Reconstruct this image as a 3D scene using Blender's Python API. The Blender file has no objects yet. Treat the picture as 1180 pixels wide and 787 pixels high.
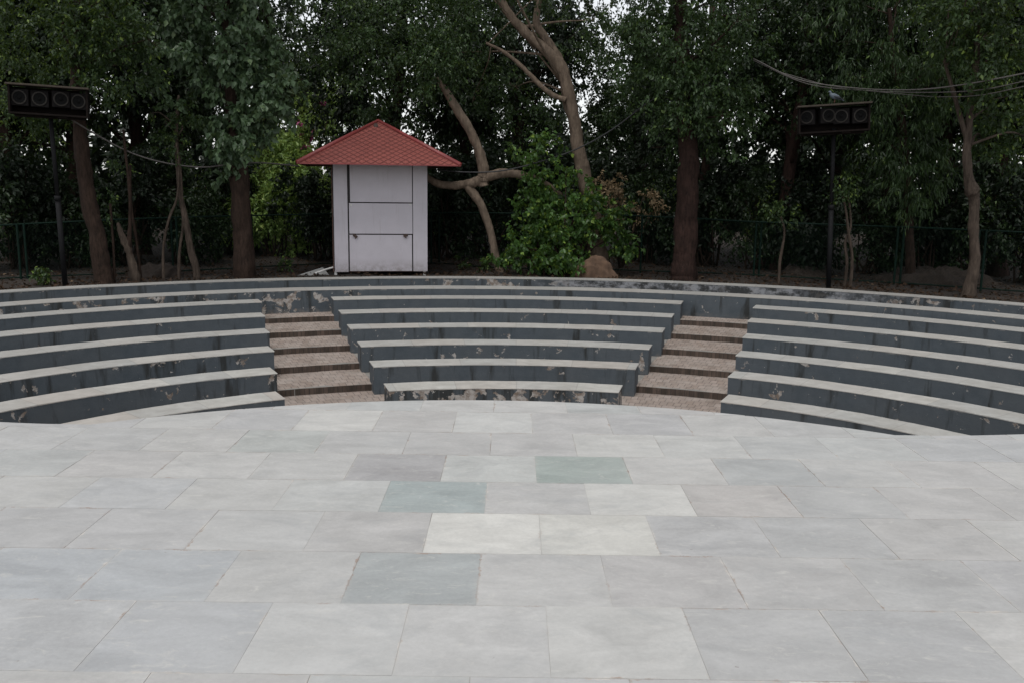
import bpy, math, random
import numpy as np
from mathutils import Vector, Matrix
from bpy import context

# ---------------------------------------------------------------- camera, sky, sun, exposure
scene = bpy.context.scene
COL = scene.collection
EYE = 3.35
PITCH, ROLL, F_PX = 0.1716, 0.0133, 1053.4
cam_data = bpy.data.cameras.new('camera')
cam = bpy.data.objects.new('camera', cam_data)
COL.objects.link(cam)
cp, sp, cr, sr = math.cos(PITCH), math.sin(PITCH), math.cos(ROLL), math.sin(ROLL)
FWD = Vector((0, cp, -sp)); UP0 = Vector((0, sp, cp)); RT0 = Vector((1, 0, 0))
RT = RT0 * cr + UP0 * sr
UP = UP0 * cr - RT0 * sr
M3 = Matrix((RT, UP, -FWD)).transposed()
cam.matrix_world = Matrix.Translation((0, 0, EYE)) @ M3.to_4x4()
cam_data.sensor_width = 36.0
cam_data.lens = 36.0 * F_PX / 1180.0
cam_data.clip_end = 2000
scene.camera = cam

SUN_EL, SUN_AZ = math.radians(68), math.radians(195)      # azimuth clockwise from +Y
world = bpy.data.worlds.new('World'); scene.world = world; world.use_nodes = True
nt = world.node_tree; nt.nodes.clear()
wo = nt.nodes.new('ShaderNodeOutputWorld'); bg = nt.nodes.new('ShaderNodeBackground')
sky = nt.nodes.new('ShaderNodeTexSky'); sky.sky_type = 'NISHITA'; sky.sun_disc = False
sky.sun_elevation = SUN_EL; sky.sun_rotation = SUN_AZ
sky.dust_density = 1.0; sky.ozone_density = 1.0
hsv = nt.nodes.new('ShaderNodeHueSaturation'); hsv.inputs['Saturation'].default_value = 0.16
bg.inputs['Strength'].default_value = 0.15
nt.links.new(sky.outputs[0], hsv.inputs['Color']); nt.links.new(hsv.outputs[0], bg.inputs['Color'])
nt.links.new(bg.outputs[0], wo.inputs['Surface'])
sd = bpy.data.lights.new('sun', 'SUN'); sd.energy = 1.5; sd.angle = math.radians(25); sd.color = (1.0, 0.97, 0.92)
so = bpy.data.objects.new('sun', sd); COL.objects.link(so)
sun_dir = Vector((math.sin(SUN_AZ) * math.cos(SUN_EL), math.cos(SUN_AZ) * math.cos(SUN_EL), math.sin(SUN_EL)))
so.rotation_euler = sun_dir.to_track_quat('Z', 'Y').to_euler()
so.location = (0, 0, 30)
vs = scene.view_settings
vs.view_transform = 'Standard'; vs.look = 'None'; vs.gamma = 1; vs.use_curve_mapping = False
vs.exposure = 0.26

# ---------------------------------------------------------------- helpers
def ray(px, py):
    v = RT * (px - 590.0) + UP * (393.5 - py) + FWD * F_PX
    return v
def at(px, py, Y):
    v = ray(px, py); t = Y / v.y
    return Vector((v.x * t, Y, EYE + v.z * t))
CX, CY = 0.073, 6.778                    # centre of the seating circle
def at_r(px, py, R):
    v = ray(px, py)
    a = v.x ** 2 + v.y ** 2; b = -2 * (v.x * CX + v.y * CY); c = CX ** 2 + CY ** 2 - R * R
    t = (-b + math.sqrt(b * b - 4 * a * c)) / (2 * a)
    return Vector((v.x * t, v.y * t, EYE + v.z * t))
def at_z(px, py, z):
    v = ray(px, py); t = (z - EYE) / v.z
    return Vector((v.x * t, v.y * t, z))

def props(o, label=None, cat=None, group=None, kind=None):
    if label: o['label'] = label
    if cat: o['category'] = cat
    if group: o['group'] = group
    if kind: o['kind'] = kind
    return o
def empty(name, loc, label, cat, group=None, rz=0.0):
    o = bpy.data.objects.new(name, None); COL.objects.link(o)
    o.location = loc; o.rotation_euler = (0, 0, rz); o.empty_display_size = 0.2
    return props(o, label, cat, group)
def mesh_obj(name, verts, faces, mats, parent=None, uvs=None, fmat=None, attrs=None, smooth=False, loc=None, world_space=True):
    """verts in world space (or in parent space when world_space is False); origin at loc"""
    me = bpy.data.meshes.new(name)
    V = np.asarray(verts, dtype=np.float32).reshape(-1, 3)
    org = Vector((0, 0, 0))
    if parent is not None and world_space:
        org = parent.location.copy()
        rz = parent.rotation_euler.z
        V = V - np.array(org, dtype=np.float32)
        if abs(rz) > 1e-9:
            c, s = math.cos(-rz), math.sin(-rz)
            V = np.stack([V[:, 0] * c - V[:, 1] * s, V[:, 0] * s + V[:, 1] * c, V[:, 2]], 1)
    elif parent is None and loc is not None:
        V = V - np.array(loc, dtype=np.float32)
    if isinstance(faces, np.ndarray):
        nf, k = faces.shape
        me.vertices.add(len(V)); me.vertices.foreach_set('co', V.ravel())
        me.loops.add(nf * k); me.loops.foreach_set('vertex_index', faces.ravel().astype(np.int32))
        me.polygons.add(nf); me.polygons.foreach_set('loop_start', (np.arange(nf) * k).astype(np.int32))
        me.update(calc_edges=True)
    else:
        me.from_pydata([tuple(map(float, v)) for v in V], [], faces)
        me.update()
    if not isinstance(mats, (list, tuple)): mats = [mats]
    for m in mats: me.materials.append(m)
    if fmat is not None: me.polygons.foreach_set('material_index', np.asarray(fmat, dtype=np.int32))
    if uvs is not None:
        uvl = me.uv_layers.new(name='UVMap'); uvl.data.foreach_set('uv', np.asarray(uvs, dtype=np.float32).ravel())
    if attrs:
        for n, (dom, typ, data) in attrs.items():
            a = me.attributes.new(n, typ, dom)
            a.data.foreach_set('value' if typ == 'FLOAT' else 'color', np.asarray(data, dtype=np.float32).ravel())
    if smooth: me.polygons.foreach_set('use_smooth', np.ones(len(me.polygons), dtype=bool))
    o = bpy.data.objects.new(name, me); COL.objects.link(o)
    if parent is not None: o.parent = parent
    elif loc is not None: o.location = loc
    return o

class MB:
    def __init__(s): s.v = []; s.f = []; s.m = []
    def add(s, vs, fs, mi=0):
        b = len(s.v); s.v += [tuple(v) for v in vs]; s.f += [tuple(i + b for i in f) for f in fs]; s.m += [mi] * len(fs); return s
    def box(s, c, size, rot=None, mi=0, bev=0.0):
        x, y, z = [d / 2 for d in size]
        if bev <= 0:
            vs = [(-x, -y, -z), (x, -y, -z), (x, y, -z), (-x, y, -z), (-x, -y, z), (x, -y, z), (x, y, z), (-x, y, z)]
            fs = [(0, 3, 2, 1), (4, 5, 6, 7), (0, 1, 5, 4), (1, 2, 6, 5), (2, 3, 7, 6), (3, 0, 4, 7)]
        else:
            vs = []; fs = []
            import bmesh
            bm = bmesh.new(); bmesh.ops.create_cube(bm, size=1.0)
            for v in bm.verts: v.co = Vector((v.co.x * size[0], v.co.y * size[1], v.co.z * size[2]))
            bmesh.ops.bevel(bm, geom=bm.edges[:], offset=bev, segments=2, affect='EDGES', profile=0.6)
            bm.verts.index_update()
            vs = [tuple(v.co) for v in bm.verts]; fs = [tuple(v.index for v in f.verts) for f in bm.faces]; bm.free()
        R = rot if rot is not None else Matrix.Identity(3)
        c = Vector(c)
        return s.add([R @ Vector(v) + c for v in vs], fs, mi)
    def tube(s, pts, rad, n=8, cap=True, mi=0):
        pts = [Vector(p) for p in pts]
        if not isinstance(rad, (list, tuple)): rad = [rad] * len(pts)
        ref = Vector((0.31, 0.95, 0.07)).normalized(); vs = []; fs = []
        for i, p in enumerate(pts):
            d = (pts[min(i + 1, len(pts) - 1)] - pts[max(i - 1, 0)])
            d = d.normalized() if d.length > 1e-9 else Vector((0, 0, 1))
            u = ref - d * ref.dot(d)
            if u.length < 1e-3: u = Vector((1, 0, 0)) - d * d.x
            u.normalize(); ref = u; w = d.cross(u)
            for k in range(n):
                a = 2 * math.pi * k / n
                vs.append(p + (u * math.cos(a) + w * math.sin(a)) * rad[i])
        for i in range(len(pts) - 1):
            for k in range(n):
                a = i * n + k; b = i * n + (k + 1) % n
                fs.append((a, b, b + n, a + n))
        if cap:
            fs.append(tuple(range(n - 1, -1, -1))); fs.append(tuple((len(pts) - 1) * n + k for k in range(n)))
        return s.add(vs, fs, mi)
    def build(s, name, mats, parent=None, smooth=False, loc=None, world_space=True, attrs=None):
        return mesh_obj(name, s.v, s.f, mats, parent, fmat=s.m, smooth=smooth, loc=loc, world_space=world_space, attrs=attrs)

def spline(pts, n):
    """Catmull-Rom through rows of numbers"""
    P = np.array([list(p) for p in pts], float)
    P = np.vstack([2 * P[0] - P[1], P, 2 * P[-1] - P[-2]])
    out = []
    for i in range(1, len(P) - 2):
        for t in np.linspace(0, 1, n, endpoint=False):
            a, b, c, d = P[i - 1:i + 3]
            out.append(0.5 * ((2 * b) + (-a + c) * t + (2 * a - 5 * b + 4 * c - d) * t * t + (-a + 3 * b - 3 * c + d) * t ** 3))
    out.append(P[-2])
    return np.array(out)

# ---------------------------------------------------------------- materials
class NT:
    def __init__(s, name):
        s.m = bpy.data.materials.new(name); s.m.use_nodes = True; s.t = s.m.node_tree; s.t.nodes.clear()
        s.out = s.n('ShaderNodeOutputMaterial'); s.b = s.n('ShaderNodeBsdfPrincipled'); s.l(s.b.outputs[0], s.out.inputs[0])
    def n(s, t, **k):
        x = s.t.nodes.new(t)
        for a, v in k.items(): setattr(x, a, v)
        return x
    def l(s, a, b): s.t.links.new(a, b)
    def set(s, node, key, v):
        if isinstance(v, bpy.types.NodeSocket): s.l(v, node.inputs[key])
        else: node.inputs[key].default_value = v
    def pos(s): return s.n('ShaderNodeNewGeometry').outputs['Position']
    def uv(s): return s.n('ShaderNodeUVMap', uv_map='UVMap').outputs[0]
    def attr(s, name): return s.n('ShaderNodeAttribute', attribute_name=name)
    def mapping(s, v, scale=(1, 1, 1), loc=(0, 0, 0), rot=(0, 0, 0)):
        m = s.n('ShaderNodeMapping'); s.l(v, m.inputs[0]); m.inputs['Scale'].default_value = scale; m.inputs['Location'].default_value = loc; m.inputs['Rotation'].default_value = rot
        return m.outputs[0]
    def noise(s, v, scale, detail=4, rough=0.55, dist=0.0):
        x = s.n('ShaderNodeTexNoise'); s.l(v, x.inputs['Vector']); x.inputs['Scale'].default_value = scale
        x.inputs['Detail'].default_value = detail; x.inputs['Roughness'].default_value = rough; x.inputs['Distortion'].default_value = dist
        return x.outputs['Fac']
    def ramp(s, f, stops, interp='LINEAR'):
        r = s.n('ShaderNodeValToRGB'); r.color_ramp.interpolation = interp
        e = r.color_ramp.elements
        while len(e) < len(stops): e.new(0.5)
        for i, (p, c) in enumerate(stops):
            e[i].position = p
            e[i].color = (c, c, c, 1) if isinstance(c, (int, float)) else (*c, 1)
        s.set(r, 'Fac', f); return r.outputs[0]
    def math(s, op, a, b=0.0, c=None, clamp=False):
        x = s.n('ShaderNodeMath', operation=op); x.use_clamp = clamp
        s.set(x, 0, a); s.set(x, 1, b)
        if c is not None: s.set(x, 2, c)
        return x.outputs[0]
    def mix(s, f, a, b, mode='MIX'):
        x = s.n('ShaderNodeMix', data_type='RGBA', blend_type=mode); x.clamp_factor = True
        s.set(x, 0, f)
        s.set(x, 6, a if isinstance(a, bpy.types.NodeSocket) else (*a, 1) if len(a) == 3 else a)
        s.set(x, 7, b if isinstance(b, bpy.types.NodeSocket) else (*b, 1) if len(b) == 3 else b)
        return x.outputs[2]
    def bump(s, h, strength=0.3, dist=0.01):
        x = s.n('ShaderNodeBump'); x.inputs['Strength'].default_value = strength; x.inputs['Distance'].default_value = dist
        s.l(h, x.inputs['Height']); s.l(x.outputs[0], s.b.inputs['Normal']); return x
    def base(s, c): s.set(s.b, 'Base Color', c if isinstance(c, bpy.types.NodeSocket) else (*c, 1))
    def rough(s, v): s.set(s.b, 'Roughness', v)

def mat_plain(name, col, rough=0.6, var=0.2, scale=6.0, metal=0.0, bump=0.15, spec=0.5):
    k = NT(name); k.b.inputs['Specular IOR Level'].default_value = spec; p = k.pos(); n = k.noise(p, scale, 5)
    a = tuple(c * (1 - var) for c in col); b = tuple(min(1, c * (1 + var)) for c in col)
    k.base(k.mix(k.ramp(n, [(0.3, 0.0), (0.7, 1.0)]), a, b)); k.rough(rough)
    k.b.inputs['Metallic'].default_value = metal
    if bump: k.bump(k.noise(p, scale * 8, 3), bump, 0.005)
    return k.m

def make_stage_mat():
    k = NT('slate_paving'); p = k.pos()
    c = k.attr('slab').outputs['Color']; off = k.attr('slab_seed').outputs['Fac']
    v = k.n('ShaderNodeVectorMath', operation='ADD'); cmb = k.n('ShaderNodeCombineXYZ')
    k.set(cmb, 0, k.math('MULTIPLY', off, 31.0)); k.set(cmb, 1, k.math('MULTIPLY', off, 17.0)); k.set(cmb, 2, off)
    k.l(p, v.inputs[0]); k.l(cmb.outputs[0], v.inputs[1]); q = v.outputs[0]
    cloud = k.ramp(k.noise(k.mapping(q, (1, 1.7, 1)), 2.6, 6, 0.62, 0.6), [(0.28, 0.80), (0.74, 1.15)])
    col = k.mix(1.0, c, cloud, 'MULTIPLY')
    fine = k.ramp(k.noise(q, 42, 4, 0.7), [(0.3, 0.93), (0.7, 1.06)]); col = k.mix(1.0, col, fine, 'MULTIPLY')
    vein = k.ramp(k.noise(k.mapping(q, (1, 2.5, 1), rot=(0, 0, 0.5)), 5.5, 7, 0.75, 1.6), [(0.56, 0.0), (0.70, 0.7)])
    col = k.mix(vein, col, (0.50, 0.49, 0.46))
    # broad wear and dust over the whole stage
    dust = k.ramp(k.noise(p, 0.55, 4, 0.6), [(0.35, 0.0), (0.7, 0.38)]); col = k.mix(dust, col, (0.43, 0.43, 0.42))
    st = k.ramp(k.noise(p, 7.0, 6, 0.8, 1.0), [(0.70, 0.0), (0.80, 0.3)]); col = k.mix(st, col, (0.25, 0.22, 0.18))
    # chips and grime hugging the slab edges
    sx = k.n('ShaderNodeSeparateXYZ'); k.l(k.uv(), sx.inputs[0])
    du = k.math('SUBTRACT', 0.5, k.math('ABSOLUTE', k.math('SUBTRACT', sx.outputs[0], 0.5)))
    dv = k.math('SUBTRACT', 0.5, k.math('ABSOLUTE', k.math('SUBTRACT', sx.outputs[1], 0.5)))
    de = k.math('MINIMUM', du, dv)
    chip = k.math('MULTIPLY', k.ramp(k.math('SUBTRACT', de, k.math('MULTIPLY', k.math('SUBTRACT', k.noise(q, 9, 7, 0.8), 0.50), 0.16)), [(0.0, 1.0), (0.006, 0.0)]), k.ramp(k.noise(p, 2.4, 4, 0.7), [(0.46, 0.0), (0.56, 0.8)]))
    col = k.mix(chip, col, k.mix(k.ramp(k.noise(p, 5, 3), [(0.45, 0.0), (0.55, 1.0)]), (0.50, 0.47, 0.43), (0.27, 0.20, 0.16)))
    soft = k.math('MULTIPLY', k.ramp(de, [(0.0, 1.0), (0.05, 0.0)]), k.ramp(k.noise(p, 3.3, 5, 0.7), [(0.4, 0.0), (0.62, 0.30)]))
    col = k.mix(soft, col, (0.43, 0.42, 0.40))
    sm = k.ramp(k.noise(k.mapping(p, (1, 1.6, 1), rot=(0, 0, 0.9)), 1.9, 7, 0.72, 1.2), [(0.52, 0.0), (0.72, 0.35)]); col = k.mix(sm, col, (0.27, 0.28, 0.285))
    dots = k.ramp(k.noise(p, 24, 2, 0.4), [(0.78, 0.0), (0.80, 0.5)]); col = k.mix(dots, col, (0.17, 0.15, 0.13))
    k.base(col); k.rough(k.ramp(k.noise(q, 9, 4), [(0.3, 0.55), (0.7, 0.8)]))
    k.b.inputs['Specular IOR Level'].default_value = 0.35
    k.bump(k.noise(q, 30, 6, 0.7), 0.25, 0.006)
    return k.m

def make_joint_mat():
    k = NT('joint_mortar'); p = k.pos()
    k.base(k.ramp(k.noise(p, 1.6, 4), [(0.38, (0.20, 0.185, 0.165)), (0.50, (0.40, 0.395, 0.38)), (0.62, (0.46, 0.45, 0.43))])); k.rough(0.95)
    return k.m

def make_paint_mat():
    """slate-blue painted plaster with peeled patches, stains and chipped upper edges"""
    k = NT('painted_plaster'); p = k.pos(); uv = k.uv()
    wear = k.attr('wear').outputs['Fac']; white = k.attr('white').outputs['Fac']
    big = k.noise(p, 1.3, 4); blotch = k.ramp(k.noise(p, 5.5, 6, 0.65), [(0.3, 0.0), (0.7, 1.0)])
    col = k.mix(blotch, (0.052, 0.065, 0.077), (0.074, 0.088, 0.101))
    col = k.mix(k.ramp(big, [(0.35, 0.0), (0.7, 0.5)]), col, (0.088, 0.096, 0.102))
    # chalky scuffs
    sc = k.ramp(k.noise(k.mapping(p, (1, 1, 2.2)), 11, 7, 0.78), [(0.60, 0.0), (0.74, 0.35)])
    col = k.mix(sc, col, (0.17, 0.18, 0.185))
    # dark mould running down
    streak = k.noise(k.mapping(p, (7, 7, 0.9)), 0.62, 5, 0.6, 0.4)
    mould = k.math('ADD', streak, k.math('MULTIPLY', k.math('SUBTRACT', wear, 0.3), 0.10))
    col = k.mix(k.ramp(mould, [(0.565, 0.0), (0.68, 0.8)]), col, (0.018, 0.018, 0.016))
    # green algae
    alg = k.ramp(k.noise(p, 2.1, 5, 0.7), [(0.66, 0.0), (0.76, 0.35)]); col = k.mix(alg, col, (0.040, 0.048, 0.026))
    # peeled plaster
    pn = k.noise(p, 4.2, 7, 0.62, 0.35)
    pm = k.math('ADD', pn, k.math('MULTIPLY', wear, 0.155))
    peel = k.ramp(pm, [(0.70, 0.0), (0.72, 1.0)])
    pc = k.mix(k.ramp(k.noise(p, 9, 5, 0.7), [(0.42, 0.0), (0.58, 1.0)]), (0.17, 0.135, 0.11), (0.36, 0.34, 0.32))
    col = k.mix(peel, col, pc)
    # small flakes all over
    fl = k.ramp(k.math('ADD', k.noise(p, 15, 5, 0.6), k.math('MULTIPLY', wear, 0.05)), [(0.735, 0.0), (0.755, 1.0)])
    col = k.mix(fl, col, (0.38, 0.37, 0.35))
    # chipped line just under the slab
    v = k.n('ShaderNodeSeparateXYZ'); k.l(uv, v.inputs[0])
    topd = k.math('SUBTRACT', 1.0, v.outputs[1])        # v = 1 at the top of the face
    edge = k.math('MULTIPLY', k.ramp(topd, [(0.0, 1.0), (0.06, 0.0)]), k.ramp(k.noise(p, 3.0, 6, 0.75), [(0.55, 0.0), (0.62, 0.7)]))
    col = k.mix(edge, col, (0.33, 0.31, 0.28))
    # damp foot of the wall
    foot = k.math('MULTIPLY', k.ramp(v.outputs[1], [(0.0, 1.0), (0.22, 0.0)]), k.ramp(k.noise(p, 6.0, 5, 0.7), [(0.45, 0.0), (0.6, 0.8)]))
    col = k.mix(k.math('MULTIPLY', foot, wear), col, (0.19, 0.165, 0.145))
    # whitewashed remains on the rim wall
    wn = k.ramp(k.noise(k.mapping(p, (1, 1, 1.5)), 3.4, 7, 0.72), [(0.47, 0.0), (0.60, 1.0)])
    bk = k.ramp(k.noise(k.mapping(p, (1, 1, 0.6)), 1.7, 6, 0.75), [(0.42, 0.0), (0.5, 0.9)])
    wcol = k.mix(wn, k.mix(bk, (0.09, 0.095, 0.105), (0.022, 0.022, 0.021)), (0.25, 0.255, 0.27))
    col = k.mix(white, col, wcol)
    k.base(col); k.rough(0.78); k.b.inputs['Specular IOR Level'].default_value = 0.3
    h = k.math('SUBTRACT', k.noise(p, 20, 6, 0.7), k.math('MULTIPLY', peel, 1.2))
    k.bump(h, 0.45, 0.008)
    return k.m

def make_slab_mat():
    """pale stone coping with joints across it"""
    k = NT('pale_coping_stone'); p = k.pos(); uv = k.uv()
    s = k.n('ShaderNodeSeparateXYZ'); k.l(uv, s.inputs[0])
    u = k.math('DIVIDE', s.outputs[0], 0.92)
    cell = k.math('FLOOR', u); fr = k.math('FRACT', u)
    wn = k.n('ShaderNodeTexWhiteNoise', noise_dimensions='2D'); cmb = k.n('ShaderNodeCombineXYZ')
    k.set(cmb, 0, cell); k.set(cmb, 1, k.attr('seed').outputs['Fac']); k.l(cmb.outputs[0], wn.inputs['Vector'])
    tone = k.ramp(wn.outputs['Value'], [(0.0, (0.40, 0.385, 0.36)), (0.35, (0.36, 0.36, 0.345)), (0.7, (0.44, 0.43, 0.40)), (1.0, (0.39, 0.36, 0.33))])
    cloud = k.ramp(k.noise(p, 4.5, 7, 0.65, 0.5), [(0.3, 0.82), (0.7, 1.1)]); col = k.mix(1.0, tone, cloud, 'MULTIPLY')
    dirt = k.ramp(k.noise(p, 1.4, 6, 0.75), [(0.45, 0.0), (0.72, 0.5)]); col = k.mix(dirt, col, (0.25, 0.23, 0.20))
    col = k.mix(k.math('MULTIPLY', k.attr('wear').outputs['Fac'], 0.6), col, (0.24, 0.235, 0.225))
    j = k.ramp(k.math('ABSOLUTE', k.math('SUBTRACT', fr, 0.5)), [(0.491, 0.0), (0.497, 0.35)]); col = k.mix(j, col, (0.12, 0.11, 0.10))
    k.base(col); k.rough(0.7); k.b.inputs['Specular IOR Level'].default_value = 0.35
    k.bump(k.noise(p, 28, 6, 0.7), 0.3, 0.006)
    return k.m

def make_brick_mat(name='brick_paving', riser=False):
    k = NT(name); p = k.pos(); uv = k.uv()
    b = k.n('ShaderNodeTexBrick'); k.l(uv, b.inputs['Vector'])
    b.offset = 0.5 if not riser else 0.0
    b.inputs['Scale'].default_value = 1.0
    b.inputs['Brick Width'].default_value = 0.115 if not riser else 0.075
    b.inputs['Row Height'].default_value = 0.23 if not riser else 0.30
    b.inputs['Mortar Size'].default_value = 0.007
    b.inputs['Mortar Smooth'].default_value = 0.3; b.inputs['Bias'].default_value = 0.0
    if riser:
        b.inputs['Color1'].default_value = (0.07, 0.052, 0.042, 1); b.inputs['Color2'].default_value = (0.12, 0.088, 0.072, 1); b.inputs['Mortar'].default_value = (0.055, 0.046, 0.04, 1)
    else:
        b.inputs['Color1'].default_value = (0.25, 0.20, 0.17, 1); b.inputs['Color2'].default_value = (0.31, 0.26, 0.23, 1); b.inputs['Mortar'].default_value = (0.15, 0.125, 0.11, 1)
    col = b.outputs['Color']
    n = k.ramp(k.noise(p, 5, 7, 0.75), [(0.3, 0.72), (0.7, 1.15)]); col = k.mix(1.0, col, n, 'MULTIPLY')
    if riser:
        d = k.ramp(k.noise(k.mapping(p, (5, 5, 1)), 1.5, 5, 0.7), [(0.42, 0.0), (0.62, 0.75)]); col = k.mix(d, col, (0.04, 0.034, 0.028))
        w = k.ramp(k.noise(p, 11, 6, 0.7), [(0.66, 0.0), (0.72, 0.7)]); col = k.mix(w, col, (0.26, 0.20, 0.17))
    else:
        w = k.ramp(k.noise(p, 2.2, 5, 0.7), [(0.45, 0.0), (0.7, 0.55)]); col = k.mix(w, col, (0.35, 0.315, 0.285))
        d = k.ramp(k.noise(p, 3.1, 6, 0.75), [(0.54, 0.0), (0.70, 0.6)]); col = k.mix(d, col, (0.12, 0.10, 0.085))
    k.base(col); k.rough(0.9); k.b.inputs['Specular IOR Level'].default_value = 0.2
    h = k.math('SUBTRACT', k.noise(p, 35, 5, 0.7), k.math('MULTIPLY', b.outputs['Fac'], 1.0))
    k.bump(h, 0.5, 0.006)
    return k.m

def make_leaf_mat(name, dark, mid, bright, rough=0.5, trans=0.25, spec=0.35):
    k = NT(name)
    t = k.attr('tint').outputs['Fac']
    col = k.ramp(t, [(0.0, dark), (0.5, mid), (0.93, tuple(x * 1.25 for x in mid)), (1.0, bright)])
    k.base(col); k.rough(rough); k.b.inputs['Specular IOR Level'].default_value = spec
    tr = k.n('ShaderNodeBsdfTranslucent'); k.l(k.mix(0.5, col, (bright[0], bright[1], bright[2] * 0.6)), tr.inputs['Color'])
    mx = k.n('ShaderNodeMixShader'); mx.inputs[0].default_value = trans
    k.l(k.b.outputs[0], mx.inputs[1]); k.l(tr.outputs[0], mx.inputs[2]); k.l(mx.outputs[0], k.out.inputs[0])
    return k.m

def make_bark_mat(name, a, b, scale=1.0):
    k = NT(name); p = k.pos()
    n = k.noise(k.mapping(p, (1, 1, 0.22)), 22 * scale, 7, 0.7, 0.5)
    col = k.ramp(n, [(0.3, a), (0.62, b)])
    big = k.ramp(k.noise(p, 3.0, 5, 0.7), [(0.3, 0.65), (0.7, 1.2)])
    k.base(k.mix(1.0, col, big, 'MULTIPLY')); k.rough(0.9); k.b.inputs['Specular IOR Level'].default_value = 0.2
    k.bump(n, 0.8, 0.03)
    return k.m

def make_ground_mat():
    k = NT('earth'); p = k.pos()
    n = k.noise(p, 1.2, 7, 0.7); f = k.noise(p, 14, 6, 0.8)
    c = k.ramp(n, [(0.3, (0.012, 0.009, 0.007)), (0.7, (0.034, 0.024, 0.018))])
    c = k.mix(k.ramp(f, [(0.5, 0.0), (0.65, 0.7)]), c, (0.05, 0.038, 0.028))
    k.base(c); k.rough(0.95); k.bump(f, 0.8, 0.04); return k.m

def make_roof_mat():
    k = NT('red_tile_sheet'); uv = k.uv(); p = k.pos()
    s = k.n('ShaderNodeSeparateXYZ'); k.l(uv, s.inputs[0])
    u = k.math('DIVIDE', s.outputs[0], 0.20); v = k.math('DIVIDE', s.outputs[1], 0.20)
    a = k.math('FRACT', k.math('ADD', u, v)); b = k.math('FRACT', k.math('SUBTRACT', u, v))
    la = k.ramp(a, [(0.0, 1.0), (0.12, 0.0), (0.88, 0.0), (1.0, 1.0)]); lb = k.ramp(b, [(0.0, 1.0), (0.12, 0.0), (0.88, 0.0), (1.0, 1.0)])
    ln = k.math('MAXIMUM', la, lb)
    n = k.ramp(k.noise(p, 3.5, 6, 0.7), [(0.3, 0.0), (0.7, 1.0)])
    col = k.mix(n, (0.185, 0.042, 0.033), (0.245, 0.060, 0.046))
    col = k.mix(k.math('MULTIPLY', ln, 0.55), col, (0.085, 0.018, 0.02))
    k.base(col); k.rough(0.62)
    k.bump(k.math('SUBTRACT', k.math('MULTIPLY', k.math('ADD', a, b), 0.3), ln), 0.8, 0.03)
    return k.m

def make_kiosk_mat(name='lilac_white_paint', c=(0.50, 0.47, 0.51)):
    k = NT(name); p = k.pos()
    n = k.noise(p, 2.0, 6, 0.65)
    col = k.mix(k.ramp(n, [(0.3, 0.0), (0.7, 1.0)]), tuple(x * 0.93 for x in c), tuple(x * 1.05 for x in c))
    st = k.ramp(k.noise(k.mapping(p, (3, 3, 1)), 3.3, 7, 0.8), [(0.64, 0.0), (0.74, 0.35)]); col = k.mix(st, col, (0.20, 0.18, 0.17))
    sp_ = k.ramp(k.noise(p, 17, 3, 0.5), [(0.77, 0.0), (0.79, 0.6)]); col = k.mix(sp_, col, (0.12, 0.10, 0.09))
    ru = k.ramp(k.noise(k.mapping(p, (9, 9, 0.7)), 1.3, 6, 0.7), [(0.56, 0.0), (0.72, 0.30)]); col = k.mix(ru, col, (0.24, 0.20, 0.18))
    z = k.n('ShaderNodeSeparateXYZ'); k.l(p, z.inputs[0])
    gr = k.math('MULTIPLY', k.ramp(k.math('SUBTRACT', z.outputs[2], 1.15), [(0.0, 1.0), (0.35, 0.0)]), k.ramp(k.noise(p, 8, 6, 0.75), [(0.40, 0.1), (0.62, 0.75)])); col = k.mix(gr, col, (0.16, 0.13, 0.11))
    k.base(col); k.rough(0.55); k.bump(k.noise(p, 5, 4), 0.1, 0.01); return k.m

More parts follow.
